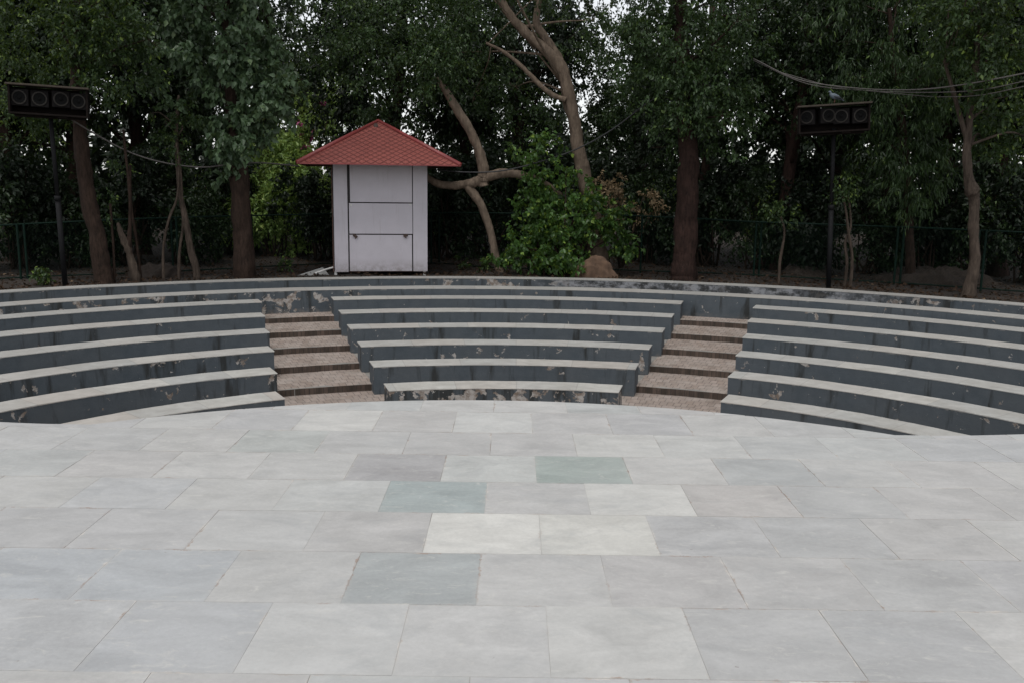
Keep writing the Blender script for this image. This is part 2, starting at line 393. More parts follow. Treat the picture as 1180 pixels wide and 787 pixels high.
M = dict(
    stage=make_stage_mat(), joint=make_joint_mat(), paint=make_paint_mat(), slab=make_slab_mat(),
    brick=make_brick_mat(), riser=make_brick_mat('brick_riser', True), earth=make_ground_mat(),
    roof=make_roof_mat(), kiosk=make_kiosk_mat(),
    concrete=mat_plain('grey_concrete', (0.20, 0.19, 0.175), 0.9, 0.25, 4),
    dark_gap=mat_plain('shadow_gap_board', (0.025, 0.022, 0.022), 0.9, 0.1, 5),
    side_board=mat_plain('rusty_side_board', (0.12, 0.055, 0.04), 0.8, 0.3, 8),
    latch=mat_plain('brown_latch', (0.055, 0.03, 0.022), 0.6, 0.3, 20),
    red_trim=mat_plain('red_trim', (0.22, 0.042, 0.040), 0.45, 0.15, 5),
    black_metal=mat_plain('black_painted_metal', (0.006, 0.006, 0.007), 0.75, 0.3, 10, spec=0.2),
    box_wood=mat_plain('weathered_cabinet_board', (0.010, 0.007, 0.006), 0.9, 0.35, 9, spec=0.15),
    box_edge=mat_plain('bare_cabinet_edge', (0.05, 0.038, 0.028), 0.85, 0.3, 9),
    spk_face=mat_plain('speaker_housing', (0.008, 0.007, 0.007), 0.9, 0.25, 14, spec=0.15),
    spk_cone=mat_plain('speaker_cone', (0.003, 0.003, 0.003), 0.8, 0.2, 14, spec=0.15),
    spk_ring=mat_plain('speaker_ring', (0.022, 0.019, 0.016), 0.7, 0.2, 14, spec=0.3),
    fence=mat_plain('green_fence_paint', (0.002, 0.013, 0.008), 0.75, 0.3, 8, spec=0.2),
    cable=mat_plain('grey_cable', (0.10, 0.09, 0.085), 0.6, 0.1, 8, bump=0),
    cable_dark=mat_plain('dark_cable', (0.02, 0.02, 0.022), 0.6, 0.1, 8, bump=0),
    sheet=mat_plain('pale_metal_sheet', (0.30, 0.30, 0.29), 0.6, 0.15, 6),
    white_stick=mat_plain('white_stick', (0.55, 0.54, 0.52), 0.6, 0.1, 6),
    pigeon=mat_plain('pigeon_feather', (0.11, 0.135, 0.165), 0.7, 0.25, 25),
    pigeon_dark=mat_plain('pigeon_dark_feather', (0.035, 0.04, 0.05), 0.7, 0.2, 25),
    mound=mat_plain('termite_earth', (0.095, 0.057, 0.036), 0.95, 0.35, 6, bump=0.8),
    dirt=mat_plain('dry_dirt', (0.028, 0.02, 0.015), 0.95, 0.35, 5, bump=0.8),
    litter=make_leaf_mat('dry_leaf', (0.018, 0.011, 0.007), (0.045, 0.027, 0.017), (0.20, 0.14, 0.09), 0.8, 0.1, 0.2),
    bark_brown=make_bark_mat('brown_bark', (0.012, 0.008, 0.006), (0.048, 0.030, 0.022)),
    bark_red=make_bark_mat('reddish_bark', (0.010, 0.006, 0.005), (0.042, 0.023, 0.018)),
    bark_grey=make_bark_mat('grey_bark', (0.085, 0.063, 0.047), (0.21, 0.16, 0.12), 0.5),
    bark_pale=make_bark_mat('pale_bark', (0.03, 0.022, 0.017), (0.095, 0.072, 0.056), 0.8),
    leaf_peepal=make_leaf_mat('broad_grey_green_leaf', (0.028, 0.054, 0.026), (0.066, 0.112, 0.052), (0.18, 0.25, 0.11), 0.45, 0.2, 0.45),
    leaf_ficus=make_leaf_mat('shaded_glossy_leaf', (0.007, 0.016, 0.006), (0.018, 0.036, 0.012), (0.09, 0.14, 0.04), 0.45, 0.2, 0.35),  # background copy of the leaf, shade of the wood put into its colour
    leaf_front=make_leaf_mat('front_green_leaf', (0.011, 0.024, 0.009), (0.031, 0.062, 0.018), (0.15, 0.22, 0.06), 0.45, 0.22, 0.35),  # lighter copy for the front crowns, the light on them put into its colour
    leaf_mid=make_leaf_mat('mid_green_leaf', (0.009, 0.021, 0.007), (0.028, 0.056, 0.015), (0.20, 0.28, 0.055), 0.5, 0.25),
    leaf_bush=make_leaf_mat('bright_heart_leaf', (0.016, 0.038, 0.010), (0.052, 0.112, 0.026), (0.32, 0.45, 0.08), 0.4, 0.3),
    leaf_sunlit_yellow=make_leaf_mat('sunlit_yellow_green_leaf', (0.05, 0.09, 0.02), (0.15, 0.24, 0.06), (0.42, 0.52, 0.16), 0.45, 0.35),  # pale yellow-green, with sunlight on far foliage put into the leaf colour
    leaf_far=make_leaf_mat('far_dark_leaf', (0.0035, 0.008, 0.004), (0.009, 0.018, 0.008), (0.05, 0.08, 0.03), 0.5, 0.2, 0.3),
    dry_tan=make_leaf_mat('dry_tan_leaf', (0.10, 0.075, 0.045), (0.24, 0.18, 0.11), (0.42, 0.30, 0.18), 0.7, 0.3, 0.2),
    flower=mat_plain('pink_bract', (0.30, 0.05, 0.14), 0.6, 0.2, 8, bump=0),
)

# ---------------------------------------------------------------- seating dimensions (metres; z = 0 is the pit floor)
RISE = 0.114
R_B = [6.56 + 1.2203 * k for k in range(6)]            # front faces of the six bench rows
Z_B = [0.338 + RISE * k for k in range(6)]             # tops of the benches
B_D = 0.50
LEV = [RISE * k for k in range(6)]                     # terrace levels
OFF = [0.30, 0.28, 0.20, 0.12, 0.03]
R_S = [R_B[k + 1] + OFF[k] for k in range(5)]          # risers
R7, Z7, R8, Z8 = 13.27, 1.050, 14.528, 1.150
GZ = 1.075                                             # ground beyond the rim
END_L = [-29.68, -28.0, -26.4, -25.4, -24.64, -24.0]
END_CL = [-16.49, -16.87, -17.10, -17.25, -17.35, -17.40]
END_CR = [13.25, 14.12, 14.68, 15.25, 15.50, 15.78]
END_R = [26.31, 24.90, 24.05, 23.41, 22.80, 22.43]
OUT_L, OUT_R = -82.0, 82.0

def wob(a, seed, amp):
    return amp * (math.sin(a * 17 + seed * 3.1) * 0.5 + math.sin(a * 43 + seed * 1.7) * 0.3 + math.sin(a * 97 + seed) * 0.2)

def sweep(profile, a0, a1, seed=0, amp=0.0, step=0.8, vmode='cum', fm=None, caps=True, ampz=0.0):
    """sweep a closed (r, z) profile (listed so that faces point outwards) round the seating centre; angles in degrees"""
    n = max(2, int(abs(a1 - a0) / step) + 1); A = np.radians(np.linspace(a0, a1, n)); K = len(profile)
    V = []; F = []; UV = []; FM = []
    cum = [0.0]
    for i in range(K):
        p, q = profile[i], profile[(i + 1) % K]; cum.append(cum[-1] + math.hypot(p[0] - q[0], p[1] - q[1]))
    zmin = min(p[1] for p in profile); zmax = max(p[1] for p in profile)
    for a in A:
        w = wob(a, seed, amp); wz = wob(a * 1.3, seed + 5, ampz)
        for r, z in profile:
            V.append((CX + (r + w) * math.sin(a), CY + (r + w) * math.cos(a), z + (wz if z > zmin + 1e-6 else 0)))
    rm = sum(p[0] for p in profile) / K
    for i in range(n - 1):
        for k in range(K):
            k2 = (k + 1) % K
            F.append((i * K + k, (i + 1) * K + k, (i + 1) * K + k2, i * K + k2))
            u0, u1 = A[i] * rm, A[i + 1] * rm
            if vmode == 'z': v0, v1 = (profile[k][1] - zmin) / (zmax - zmin), (profile[k2][1] - zmin) / (zmax - zmin)
            elif vmode == 'rz': v0, v1 = profile[k][0] + profile[k][1], profile[k2][0] + profile[k2][1]
            else: v0, v1 = cum[k], cum[k + 1]
            UV += [(u0, v0), (u1, v0), (u1, v1), (u0, v1)]
            FM.append(fm[k] if fm else 0)
    if caps:
        F.append(tuple(range(K))); F.append(tuple((n - 1) * K + k for k in range(K - 1, -1, -1)))
        for order in (range(K), range(K - 1, -1, -1)):
            for k in order: UV.append((profile[k][0], (profile[k][1] - zmin) / (zmax - zmin)))
        FM += [0, 0]
    return V, F, UV, FM, np.repeat(A, K)

# profile order: front-bottom, back-bottom, back-top, front-top gives outward faces with the winding above reversed, so list so:
def rect_profile(r0, r1, z0, z1, bev=0.0, nz=1):
    """counter-clockwise seen so that normals face out"""
    p = [(r0, z0)]
    if bev > 0:
        p += [(r0, z1 - bev), (r0 + bev * 0.4, z1 - bev * 0.3), (r0 + bev, z1), (r1 - bev, z1), (r1, z1 - bev)]
    else:
        p += [(r0, z1), (r1, z1)]
    p += [(r1, z0)]
    return p

def bench(name, r, b, z_bot, z_top, a0, a1, label, group, wear, seed, rear=None, white=None, cat='bench', slab_wear=0.0, end_wear=None, slab_h=0.016):
    am = math.radians((max(a0, -60) + min(a1, 60)) / 2)
    loc = (CX + r * math.sin(am), CY + r * math.cos(am), z_bot)
    t = empty(name, loc, label, cat, group)
    z_mid = z_top - slab_h
    V, F, UV, FM, A = sweep(rect_profile(r, r + b, z_bot, z_mid), a0, a1, seed, 0.006, vmode='z')
    W = np.array([wear(math.degrees(x)) if callable(wear) else wear for x in A])
    Wh = np.array([white(math.degrees(x)) if white else 0.0 for x in A])
    mesh_obj('bench_body' if cat == 'bench' else 'wall_body', V, F, M['paint'], t, uvs=UV,
             attrs={'wear': ('POINT', 'FLOAT', W), 'white': ('POINT', 'FLOAT', Wh)})
    V, F, UV, FM, A = sweep(rect_profile(r - 0.004, r + b + 0.006, z_mid, z_top, 0.005), a0 - math.degrees(0.008 / r), a1 + math.degrees(0.008 / r), seed, 0.006, ampz=0.004)
    mesh_obj('coping_slab', V, F, M['slab'], t, uvs=UV,
             attrs={'seed': ('POINT', 'FLOAT', np.full(len(V), float(seed))), 'wear': ('POINT', 'FLOAT', np.full(len(V), slab_wear))})
    return t

# ---------------------------------------------------------------- setting: ground, terraces, pit, stage
def annulus(name, r0, r1, z, a0, a1, mat, step=2.0, extra=None):
    n = int((a1 - a0) / step) + 1; A = np.radians(np.linspace(a0, a1, n)); V = []; F = []; UV = []
    for a in A:
        for r in (r0, r1): V.append((CX + r * math.sin(a), CY + r * math.cos(a), z))
    for i in range(n - 1):
        F.append((2 * i, 2 * i + 1, 2 * i + 3, 2 * i + 2))
        UV += [(A[i] * r1, r0), (A[i] * r1, r1), (A[i + 1] * r1, r1), (A[i + 1] * r1, r0)]
    return props(mesh_obj(name, V, F, mat, uvs=UV), kind='structure')

# ground: rolling earth beyond the rim, out to the horizon
rngG = np.random.default_rng(5)
def ground_h(x, y):
    r = math.hypot(x - CX, y - CY)
    if r < 14.95: return GZ
    f = min(1.0, (r - 14.95) / 1.5)
    return GZ + f * 0.035 * (math.sin(x * 1.3 + 1) * math.cos(y * 1.1) + 0.6 * math.sin(x * 3.1 + y * 2.3)) + min(0.5, max(0, r - 19) * 0.03)
rs = [14.9, 15.05, 15.3, 15.6, 16, 16.4, 16.8, 17.3, 18, 19, 20, 21, 23, 25, 28, 32, 38, 46, 60, 90, 150, 320, 900]
nA = 240; V = []; F = []
for r in rs:
    for i in range(nA):
        a = 2 * math.pi * i / nA; x = CX + r * math.sin(a); y = CY + r * math.cos(a); V.append((x, y, ground_h(x, y)))
for j in range(len(rs) - 1):
    for i in range(nA):
        i2 = (i + 1) % nA; F.append((j * nA + i, j * nA + i2, (j + 1) * nA + i2, (j + 1) * nA + i))
F = [tuple(reversed(f)) for f in F]
props(mesh_obj('ground', V, F, M['earth'], smooth=True), kind='structure')

# terraces under the benches (one stepped sheet)
prof = [(5.6, -0.006)]
for k in range(5):
    prof += [(R_S[k] + 0.01, LEV[k] - 0.006), (R_S[k] + 0.01, LEV[k + 1] - 0.006)]
prof += [(R7 + 0.05, LEV[5] - 0.006)]
V = []; F = []; UV = []
A = np.radians(np.linspace(-90, 90, 181)); K = len(prof)
for a in A:
    for r, z in prof: V.append((CX + r * math.sin(a), CY + r * math.cos(a), z))
for i in range(len(A) - 1):
    for k in range(K - 1):
        F.append((i * K + k, i * K + k + 1, (i + 1) * K + k + 1, (i + 1) * K + k))
props(mesh_obj('terrace_ground', V, F, M['concrete']), kind='structure')

# pit floor, brick paved, from under the stage front to the first riser
annulus('pit_paving', 0.5, R_S[0] + 0.02, 0.0, -100, 100, M['brick'], 1.5)

# stage: top of individual slate slabs, mortar under, plastered side wall
SH = 1.85; ST = EYE - SH
SC = (-0.136, 2.329); SR = 5.374
def y_edge(x):
    ax = abs(x - SC[0]) ; lim = 3.06
    if ax <= lim: return SC[1] + math.sqrt(SR * SR - ax * ax)
    y0 = SC[1] + math.sqrt(SR * SR - lim * lim)
    t = ax - lim
    return y0 - 0.02 * min(t, 0.4) / 0.4 * 0 + 0.012 * t + 0.155 * max(0, t - 0.35) ** 1.35 * 0.75
def clip_cell(x0, x1, yb, yt):
    if min(y_edge(x0), y_edge(x1), y_edge((x0 + x1) / 2)) > yt + 0.05: return [(x0, yb), (x1, yb), (x1, yt), (x0, yt)]
    xs = [x for x in np.linspace(x0, x1, 61) if y_edge(x) - 0.004 > yb + 0.004]
    if len(xs) < 3: return None
    return [(xs[0], yb), (xs[-1], yb)] + [(x, min(yt, y_edge(x) - 0.004)) for x in xs][::-1]
SW = 0.3275 * SH
rows_y = [-3.5, -3.19, -2.88, -2.57, -2.26, -1.95, -1.64, -1.33, -1.02, -0.71, -0.40, -0.09, 0.22, 0.52, 0.82, 1.12, 1.42, 1.734, 2.057, 2.368, 2.678, 2.976, 3.285, 3.597, 3.938, 4.25]
i_ref = rows_y.index(2.057)       # the row between 2.057 and 2.368 has seams at .2525
base_t = (0.365, 0.368, 0.362)
tones = [(0.355, 0.358, 0.355), (0.335, 0.345, 0.355), (0.385, 0.382, 0.37), (0.36, 0.352, 0.345), (0.345, 0.36, 0.355), (0.34, 0.34, 0.345), (0.375, 0.375, 0.362)]
special = {  # (row offset from i_ref, seam x of the left edge in eye heights): tone
    (0, -0.405): (0.255, 0.285, 0.29), (0, -0.73): (0.36, 0.36, 0.352), (0, -1.06): (0.315, 0.34, 0.365), (0, -1.39): (0.315, 0.34, 0.365),
    (0, -0.0775): (0.385, 0.383, 0.375), (0, 0.25): (0.35, 0.34, 0.335), (0, 0.58): (0.35, 0.345, 0.34), (0, 0.905): (0.32, 0.323, 0.322),
    (1, -0.238): (0.49, 0.485, 0.45), (1, 0.0895): (0.465, 0.46, 0.42), (1, 0.417): (0.325, 0.327, 0.33), (1, 0.745): (0.315, 0.32, 0.322), (1, 1.07): (0.35, 0.343, 0.335), (1, -0.566): (0.35, 0.342, 0.335),
    (1, -0.893): (0.36, 0.362, 0.358),
    (2, -0.405): (0.25, 0.305, 0.305), (2, -0.0775): (0.365, 0.362, 0.355), (2, 0.25): (0.47, 0.468, 0.44), (2, 0.58): (0.365, 0.345, 0.33), (2, 0.905): (0.32, 0.325, 0.325), (2, -0.73): (0.37, 0.38, 0.37),
    (3, 0.0895): (0.235, 0.295, 0.27), (3, -0.238): (0.38, 0.395, 0.38), (3, -0.566): (0.285, 0.28, 0.285), (3, 0.417): (0.40, 0.395, 0.38), (3, 0.745): (0.31, 0.325, 0.325), (3, 1.07): (0.375, 0.375, 0.365), (3, -0.893): (0.37, 0.37, 0.36),
    (4, -1.06): (0.33, 0.35, 0.335), (4, -0.73): (0.36, 0.36, 0.355), (4, -0.405): (0.34, 0.335, 0.33), (4, -0.0775): (0.355, 0.35, 0.345), (4, 0.25): (0.41, 0.41, 0.39), (4, 0.58): (0.40, 0.405, 0.39), (4, 0.905): (0.35, 0.36, 0.355),
    (5, -0.893): (0.44, 0.435, 0.41), (5, -0.566): (0.365, 0.355, 0.345), (5, -0.238): (0.42, 0.425, 0.41), (5, 0.0895): (0.37, 0.365, 0.36),
    (-1, -0.893): (0.315, 0.33, 0.35), (-1, -1.22): (0.335, 0.345, 0.355), (-1, -0.566): (0.395, 0.40, 0.395), (-1, -0.238): (0.385, 0.385, 0.38), (-1, 0.0895): (0.40, 0.40, 0.385), (-1, 0.417): (0.335, 0.337, 0.338), (-1, 0.745): (0.31, 0.315, 0.32),
    (-2, -0.0775): (0.35, 0.355, 0.36), (-2, 0.25): (0.36, 0.36, 0.36), (-2, 0.58): (0.45, 0.445, 0.42),
}
rng = random.Random(11)
V = []; F = []; colr = []; seeds = []; UVS = []
for ri in range(len(rows_y) - 1):
    yb, yt = rows_y[ri] * SH, rows_y[ri + 1] * SH
    off = 0.25 if (ri - i_ref) % 2 == 0 else 0.0895
    n0 = int(-14.5 / SW) - 2; n1 = int(14.5 / SW) + 2
    for n in range(n0, n1):
        x0 = (off * SH) + n * SW; x1 = x0 + SW
        g = 0.0007 + rng.random() ** 2 * 0.0022
        poly = clip_cell(x0 + g, x1 - g, yb + g, yt - g)
        tone = None
        for (dr, sx), tn in special.items():
            if dr == ri - i_ref and abs(sx * SH - x0) < 0.12: tone = tn
        if tone is None:
            tone = tones[rng.randrange(len(tones))]; q = 0.94 + rng.random() * 0.1; tone = tuple(c * q for c in tone)
        if poly is None: continue
        gm = sum(tone) / 3; tone = tuple(kq * (gm + (c - gm) * 0.62 + 0.08 * (0.365 - gm)) for c, kq in zip(tone, (1.10, 1.09, 1.08)))
        z = ST + (rng.random() - 0.5) * 0.0016; tx = (rng.random() - 0.5) * 0.002; ty = (rng.random() - 0.5) * 0.002
        b = len(V); K = len(poly); sd_ = rng.random()
        xm, ym = (x0 + x1) / 2, (yb + yt) / 2
        for (x, y) in poly: V.append((x, y, z + tx * (x - xm) + ty * (y - ym)))
        for (x, y) in poly: V.append((x, y, ST - 0.02))
    
        F.append(tuple(range(b, b + K))); UVS += [((x - x0) / SW, (y - yb) / (yt - yb)) for x, y in poly]
        for k in range(K): F.append((b + k, b + K + k, b + K + (k + 1) % K, b + (k + 1) % K)); UVS += [(0.5, 0.5)] * 4
        colr += [(*tone, 1)] * (2 * K); seeds += [sd_] * (2 * K)
stage = empty('stage', (0, 2.3, 0), 'wide raised stage paved in grey slate slabs with a rounded front', 'stage')
mesh_obj('stage_paving', V, F, M['stage'], stage, uvs=UVS, attrs={'slab': ('POINT', 'FLOAT_COLOR', colr), 'slab_seed': ('POINT', 'FLOAT', seeds)})
xs = np.linspace(-14.0, 14.0, 401)
top = [(x, y_edge(x) - 0.012) for x in xs]; V = []; F = []
for x, y in top: V += [(x, y, ST - 0.0018), (x, y, -0.1), (x, -6.4, ST - 0.0018)]
for i in range(len(xs) - 1):
    a = 3 * i; b = a + 3
    F += [(a + 2, b + 2, b, a)]
mesh_obj('joint_bed', V, F, M['joint'], stage)
V2 = []; F2 = []; UV2 = []
for x, y in top: V2 += [(x, y, ST - 0.008), (x, y, -0.1)]
for i in range(len(xs) - 1):
    a = 2 * i; F2.append((a, a + 2, a + 3, a + 1)); UV2 += [(xs[i], 1), (xs[i + 1], 1), (xs[i + 1], 0), (xs[i], 0)]
mesh_obj('stage_wall', V2, F2, M['paint'], stage, uvs=UV2, attrs={'wear': ('POINT', 'FLOAT', np.full(len(V2), 0.5)), 'white': ('POINT', 'FLOAT', np.zeros(len(V2)))})

# ---------------------------------------------------------------- benches
ORD = ['first', 'second', 'third', 'fourth', 'fifth', 'sixth']
def row_txt(k, side):
    if k == 0: return f'lowest dark grey curved bench with pale top, nearest the stage, {side} block'
    if k == 5: return f'highest dark grey curved bench of the {side} block, below the long ring bench'
    return f'dark grey curved bench with pale top, {ORD[k]} row up from stage, {side} block'
wearL = [0.15, 0.55, 0.5, 0.1, 0.25, 0.1]
wearC = [1.2, 0.45, 0.5, 0.5, 0.3, 0.1]
wearR = [0.1, 0.45, 0.45, 0.35, 0.3, 0.35]
for k in range(6):
    zb = LEV[k - 1] if k > 0 else 0.0
    bench('curved_bench', R_B[k], B_D, zb, Z_B[k], OUT_L, END_L[k], row_txt(k, 'left'), 'curved benches of the left block', wearL[k], 11 + k, slab_wear=0.13 * k)
for k in range(6):
    zb = LEV[k - 1] if k > 0 else 0.0
    bench('curved_bench', R_B[k], B_D, zb, Z_B[k], END_CL[k], END_CR[k], row_txt(k, 'middle'), 'curved benches of the middle block', wearC[k], 21 + k, slab_wear=0.13 * k)
for k in range(6):
    zb = LEV[k - 1] if k > 0 else 0.0
    bench('curved_bench', R_B[k], B_D, zb, Z_B[k], END_R[k], OUT_R, row_txt(k, 'right'), 'curved benches of the right block', wearR[k], 31 + k, slab_wear=0.13 * k)
bench('ring_bench', R7, 0.52, LEV[5], Z7, -84, 84, 'long unbroken ring bench running behind all three seating blocks, above the stairs', None,
      lambda a: 0.95 if -45 < a < -15 else 0.45, 41, slab_wear=0.9)
bench('rim_wall', R8, 0.38, 0.5, Z8, -86, 86, 'outermost and highest curved rim wall with stained, flaking paint below the trees', None,
      lambda a: 0.9 if -9 < a < 7 else (0.3 if a < 0 else 0.8), 43, cat='wall', slab_wear=1.1,
      white=lambda a: 0.0 if a < 1 or a > 36 else min(1.0, (a - 1) / 4, (36 - a) / 8) * 0.9, slab_h=0.02)

# floor strip between ring bench and rim wall
annulus('upper_walkway', R7 + 0.4, R8 + 0.02, 0.62, -86, 86, M['concrete'])

# ---------------------------------------------------------------- brick stairs in the two aisles
def lin(rv, table):
    r = np.array(R_B); t = np.array(table)
    s = np.polyfit(r, t, 2)
    return float(np.polyval(s, rv))
def aisle(label, eL, eR, seed):
    t = empty('brick_stairs', (CX + 9 * math.sin(math.radians((eL[2] + eR[2]) / 2)), CY + 9 * math.cos(math.radians((eL[2] + eR[2]) / 2)), 0), label, 'stairs', 'brick stairs between the seating blocks')
    for k in range(5):
        r0 = R_S[k]; r1 = R_S[k + 1] + 0.03 if k < 4 else R7 + 0.02
        z0, z1 = LEV[k] - 0.02, LEV[k + 1]
        # wedge with its own side angles at each radius
        nr = 8; na = 26; V = []; F = []; UV = []; FM = []
        rads = np.linspace(r0, r1, nr)
        for i, r in enumerate(rads):
            a0, a1 = lin(r, eL) - 0.25, lin(r, eR) + 0.25
            for j in range(na):
                a = math.radians(a0 + (a1 - a0) * j / (na - 1)); rr = r + (wob(a, seed + k, 0.010) if i == 0 else 0)
                V.append((CX + rr * math.sin(a), CY + rr * math.cos(a), z1 + (wob(a * 2, seed + k + 3, 0.004) - (0.008 if i == 0 else 0))))
        for i in range(nr - 1):
            for j in range(na - 1):
                q = (i * na + j, i * na + j + 1, (i + 1) * na + j + 1, (i + 1) * na + j)
                q = tuple(reversed(q)); F.append(q); FM.append(0)
                for vi in q:
                    x, y = V[vi][0] - CX, V[vi][1] - CY; UV.append((math.atan2(x, y) * (r0 + r1) / 2, math.hypot(x, y)))
        b = len(V)
        for j in range(na):
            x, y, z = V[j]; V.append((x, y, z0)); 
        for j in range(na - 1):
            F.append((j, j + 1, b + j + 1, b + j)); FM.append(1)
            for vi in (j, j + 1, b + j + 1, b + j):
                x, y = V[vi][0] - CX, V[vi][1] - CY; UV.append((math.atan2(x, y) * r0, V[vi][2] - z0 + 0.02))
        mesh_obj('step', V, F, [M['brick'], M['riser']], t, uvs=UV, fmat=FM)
    return t
aisle('flight of worn brick stairs between the left and middle bench blocks', END_L, END_CL, 1)
aisle('flight of worn brick stairs between the middle and right bench blocks', END_CR, END_R, 7)

# ---------------------------------------------------------------- kiosk
KY = 22.25
kb = at(438.5, 317, KY); kx = kb.x; KW = 2.285; KD = 2.1
kiosk = empty('kiosk', (kx, KY, GZ), 'closed lilac-white kiosk with a red pyramid tile roof standing behind the rim wall', 'kiosk')
z_bot = at(438, 313.6, KY).z; z_eave = at(438, 189.5, KY - 0.05).z
hw = KW / 2
mb = MB().box((kx, KY + 0.03 + KD / 2, (z_bot + z_eave + 0.12) / 2), (KW - 0.02, KD, z_eave + 0.12 - z_bot), mi=0)
mb.build('body', [M['side_board']], kiosk)
def panel(name, px0, px1, py0, py1, proud=0.0, mat='kiosk', th=0.03):
    a = at(px0, py0, KY); c = at(px1, py1, KY)
    g = 0.0
    m = MB().box(((a.x + c.x) / 2, KY + 0.015 - proud, (a.z + c.z) / 2), (abs(c.x - a.x) - g, th, abs(a.z - c.z) - g), bev=0.004)
    return m.build(name, M[mat], kiosk)
MB().box((kx, KY + 0.022, (z_bot + z_eave) / 2), (KW - 0.05, 0.012, z_eave - z_bot - 0.03)).build('gap_shade_board', M['dark_gap'], kiosk)  # dark sheet behind the panels, shade of the gaps put into its colour
panel('side_panel', 384.4, 402.35, 186, 313.4); panel('side_panel', 475.45, 492.6, 186, 313.9)
hatch = panel('serving_hatch', 403.2, 474.7, 186, 234.0)
mid = panel('middle_panel', 402.6, 475.2, 234.35, 270.35, 0.004)
door = panel('lower_door', 403.2, 474.75, 270.75, 313.4)
for px in (409.5, 467.0):
    p = at(px, 272.0, KY - 0.03); R = Matrix.Rotation(0.6 if px < 430 else -0.2, 3, 'Y')
    m = MB().box(p, (0.11, 0.03, 0.06), R, bev=0.008).tube([p + Vector((0, -0.01, -0.02)), p + Vector((0.01, -0.03, -0.07))], 0.012, 6)
    lt = m.build('latch', M['latch'], kiosk)
for px in (405, 472.5):
    p = at(px, 236.5, KY - 0.01); MB().box(p, (0.05, 0.02, 0.05), bev=0.004).build('hinge', M['white_stick'], kiosk)
for sx in (-1, 1):
    for yy in (KY + 0.06, KY + KD - 0.05):
        MB().box((kx + sx * (hw - 0.07), yy, (GZ + z_bot) / 2 - 0.02), (0.06, 0.06, z_bot - GZ + 0.08), bev=0.004).build('leg', M['white_stick'], kiosk)
# roof
ey = KY - 0.80; ez = at(438, 189.0, ey).z
exw = (at(533.5, 191.5, ey).x - at(347, 189, ey).x) / 2; exl = kx - exw; exr = kx + exw
by = KY + KD + 0.80
apex = at(433, 140.0, (ey + by) / 2); apex.x = kx
cs = [Vector((exl, ey, ez)), Vector((exr, ey, ez)), Vector((exr, by, ez)), Vector((exl, by, ez))]
V = []; F = []; UV = []
NU, NV = 48, 14
for s_ in range(4):
    a, b = cs[s_], cs[(s_ + 1) % 4]; L = (b - a).length; sl = ((a + b) / 2 - apex).length; base = len(V)
    nrm = ((b - a).cross(apex - a)).normalized()
    for j in range(NV + 1):
        t = j / NV * 0.985
        for i in range(NU + 1):
            s2 = i / NU; p = (a.lerp(b, s2)).lerp(apex, t)
            # pressed tile courses and scalloped lower edge
            uu = (s2 - 0.5) * L * (1 - t); vv = t * sl
            if j == 0: p = p + Vector((0, 0, -0.018 * abs(math.sin(uu / 0.20 * math.pi))))
            V.append(p); 
    for j in range(NV):
        for i in range(NU):
            q = (base + j * (NU + 1) + i, base + j * (NU + 1) + i + 1, base + (j + 1) * (NU + 1) + i + 1, base + (j + 1) * (NU + 1) + i)
            F.append(q)
            for (jj, ii) in ((j, i), (j, i + 1), (j + 1, i + 1), (j + 1, i)):
                t = jj / NV * 0.985; UV.append(((ii / NU - 0.5) * L * (1 - t), t * sl))
roof = mesh_obj('roof', V, F, M['roof'], kiosk, uvs=UV)
MB().box((kx, (ey + by) / 2, ez - 0.012), (exr - exl - 0.06, by - ey - 0.06, 0.018)).build('soffit', M['side_board'], kiosk)
for c in cs:
    d = (apex - c); m = MB().tube([c + d * 0.0, c + d * 0.5 + Vector((0, 0, .012)), apex + Vector((0, 0, 0.01))], [0.055, 0.05, 0.04], 8)
    m.build('ridge_cap', M['red_trim'], kiosk, smooth=True)
for i in range(4):
    a, b = cs[i], cs[(i + 1) % 4]; m = MB().box((a + b) / 2 + Vector((0, 0, -0.02)), ((b - a).length if i % 2 == 0 else 0.02, 0.02 if i % 2 == 0 else (b - a).length, 0.028))
    m.build('eave_trim', M['red_trim'], kiosk)
p = apex + Vector((-0.06, -0.26, -0.13)); MB().tube([p + Vector((0, 0.05, 0)), p + Vector((0, -0.03, 0.01))], 0.055, 12).build('round_vent', M['latch'], kiosk)

kiosk.rotation_euler = (0, 0, math.radians(9.2))

# leaning sheet and stick left of the kiosk
a, b, c = at_z(338, 320, GZ), at(362, 314, 21.95), at(384, 317.5, 22.3)
m = MB()
p0 = at(341, 318.2, 21.9); p1 = at(379, 317.0, 22.1); p2 = at(372, 308.3, 22.45); p3 = at(360, 312.0, 22.4)
th = Vector((0, 0.03, -0.03))
m.add([p0, p1, p2, p3, p0 + th, p1 + th, p2 + th, p3 + th], [(0, 1, 2, 3), (7, 6, 5, 4), (0, 4, 5, 1), (1, 5, 6, 2), (2, 6, 7, 3), (3, 7, 4, 0)])
props(m.build('metal_sheet', M['sheet'], loc=tuple(p0)), 'bent pale grey sheet lying on the earth left of the kiosk', 'sheet')
p0, p1 = at(363, 315.5, 21.9), at(385, 308.2, 22.15)
props(MB().tube([p0, p0.lerp(p1, .5) + Vector((0, 0, .01)), p1], 0.022, 8).build('stick', M['white_stick'], loc=tuple(p0)), 'thin white stick leaning against the left foot of the kiosk', 'stick')

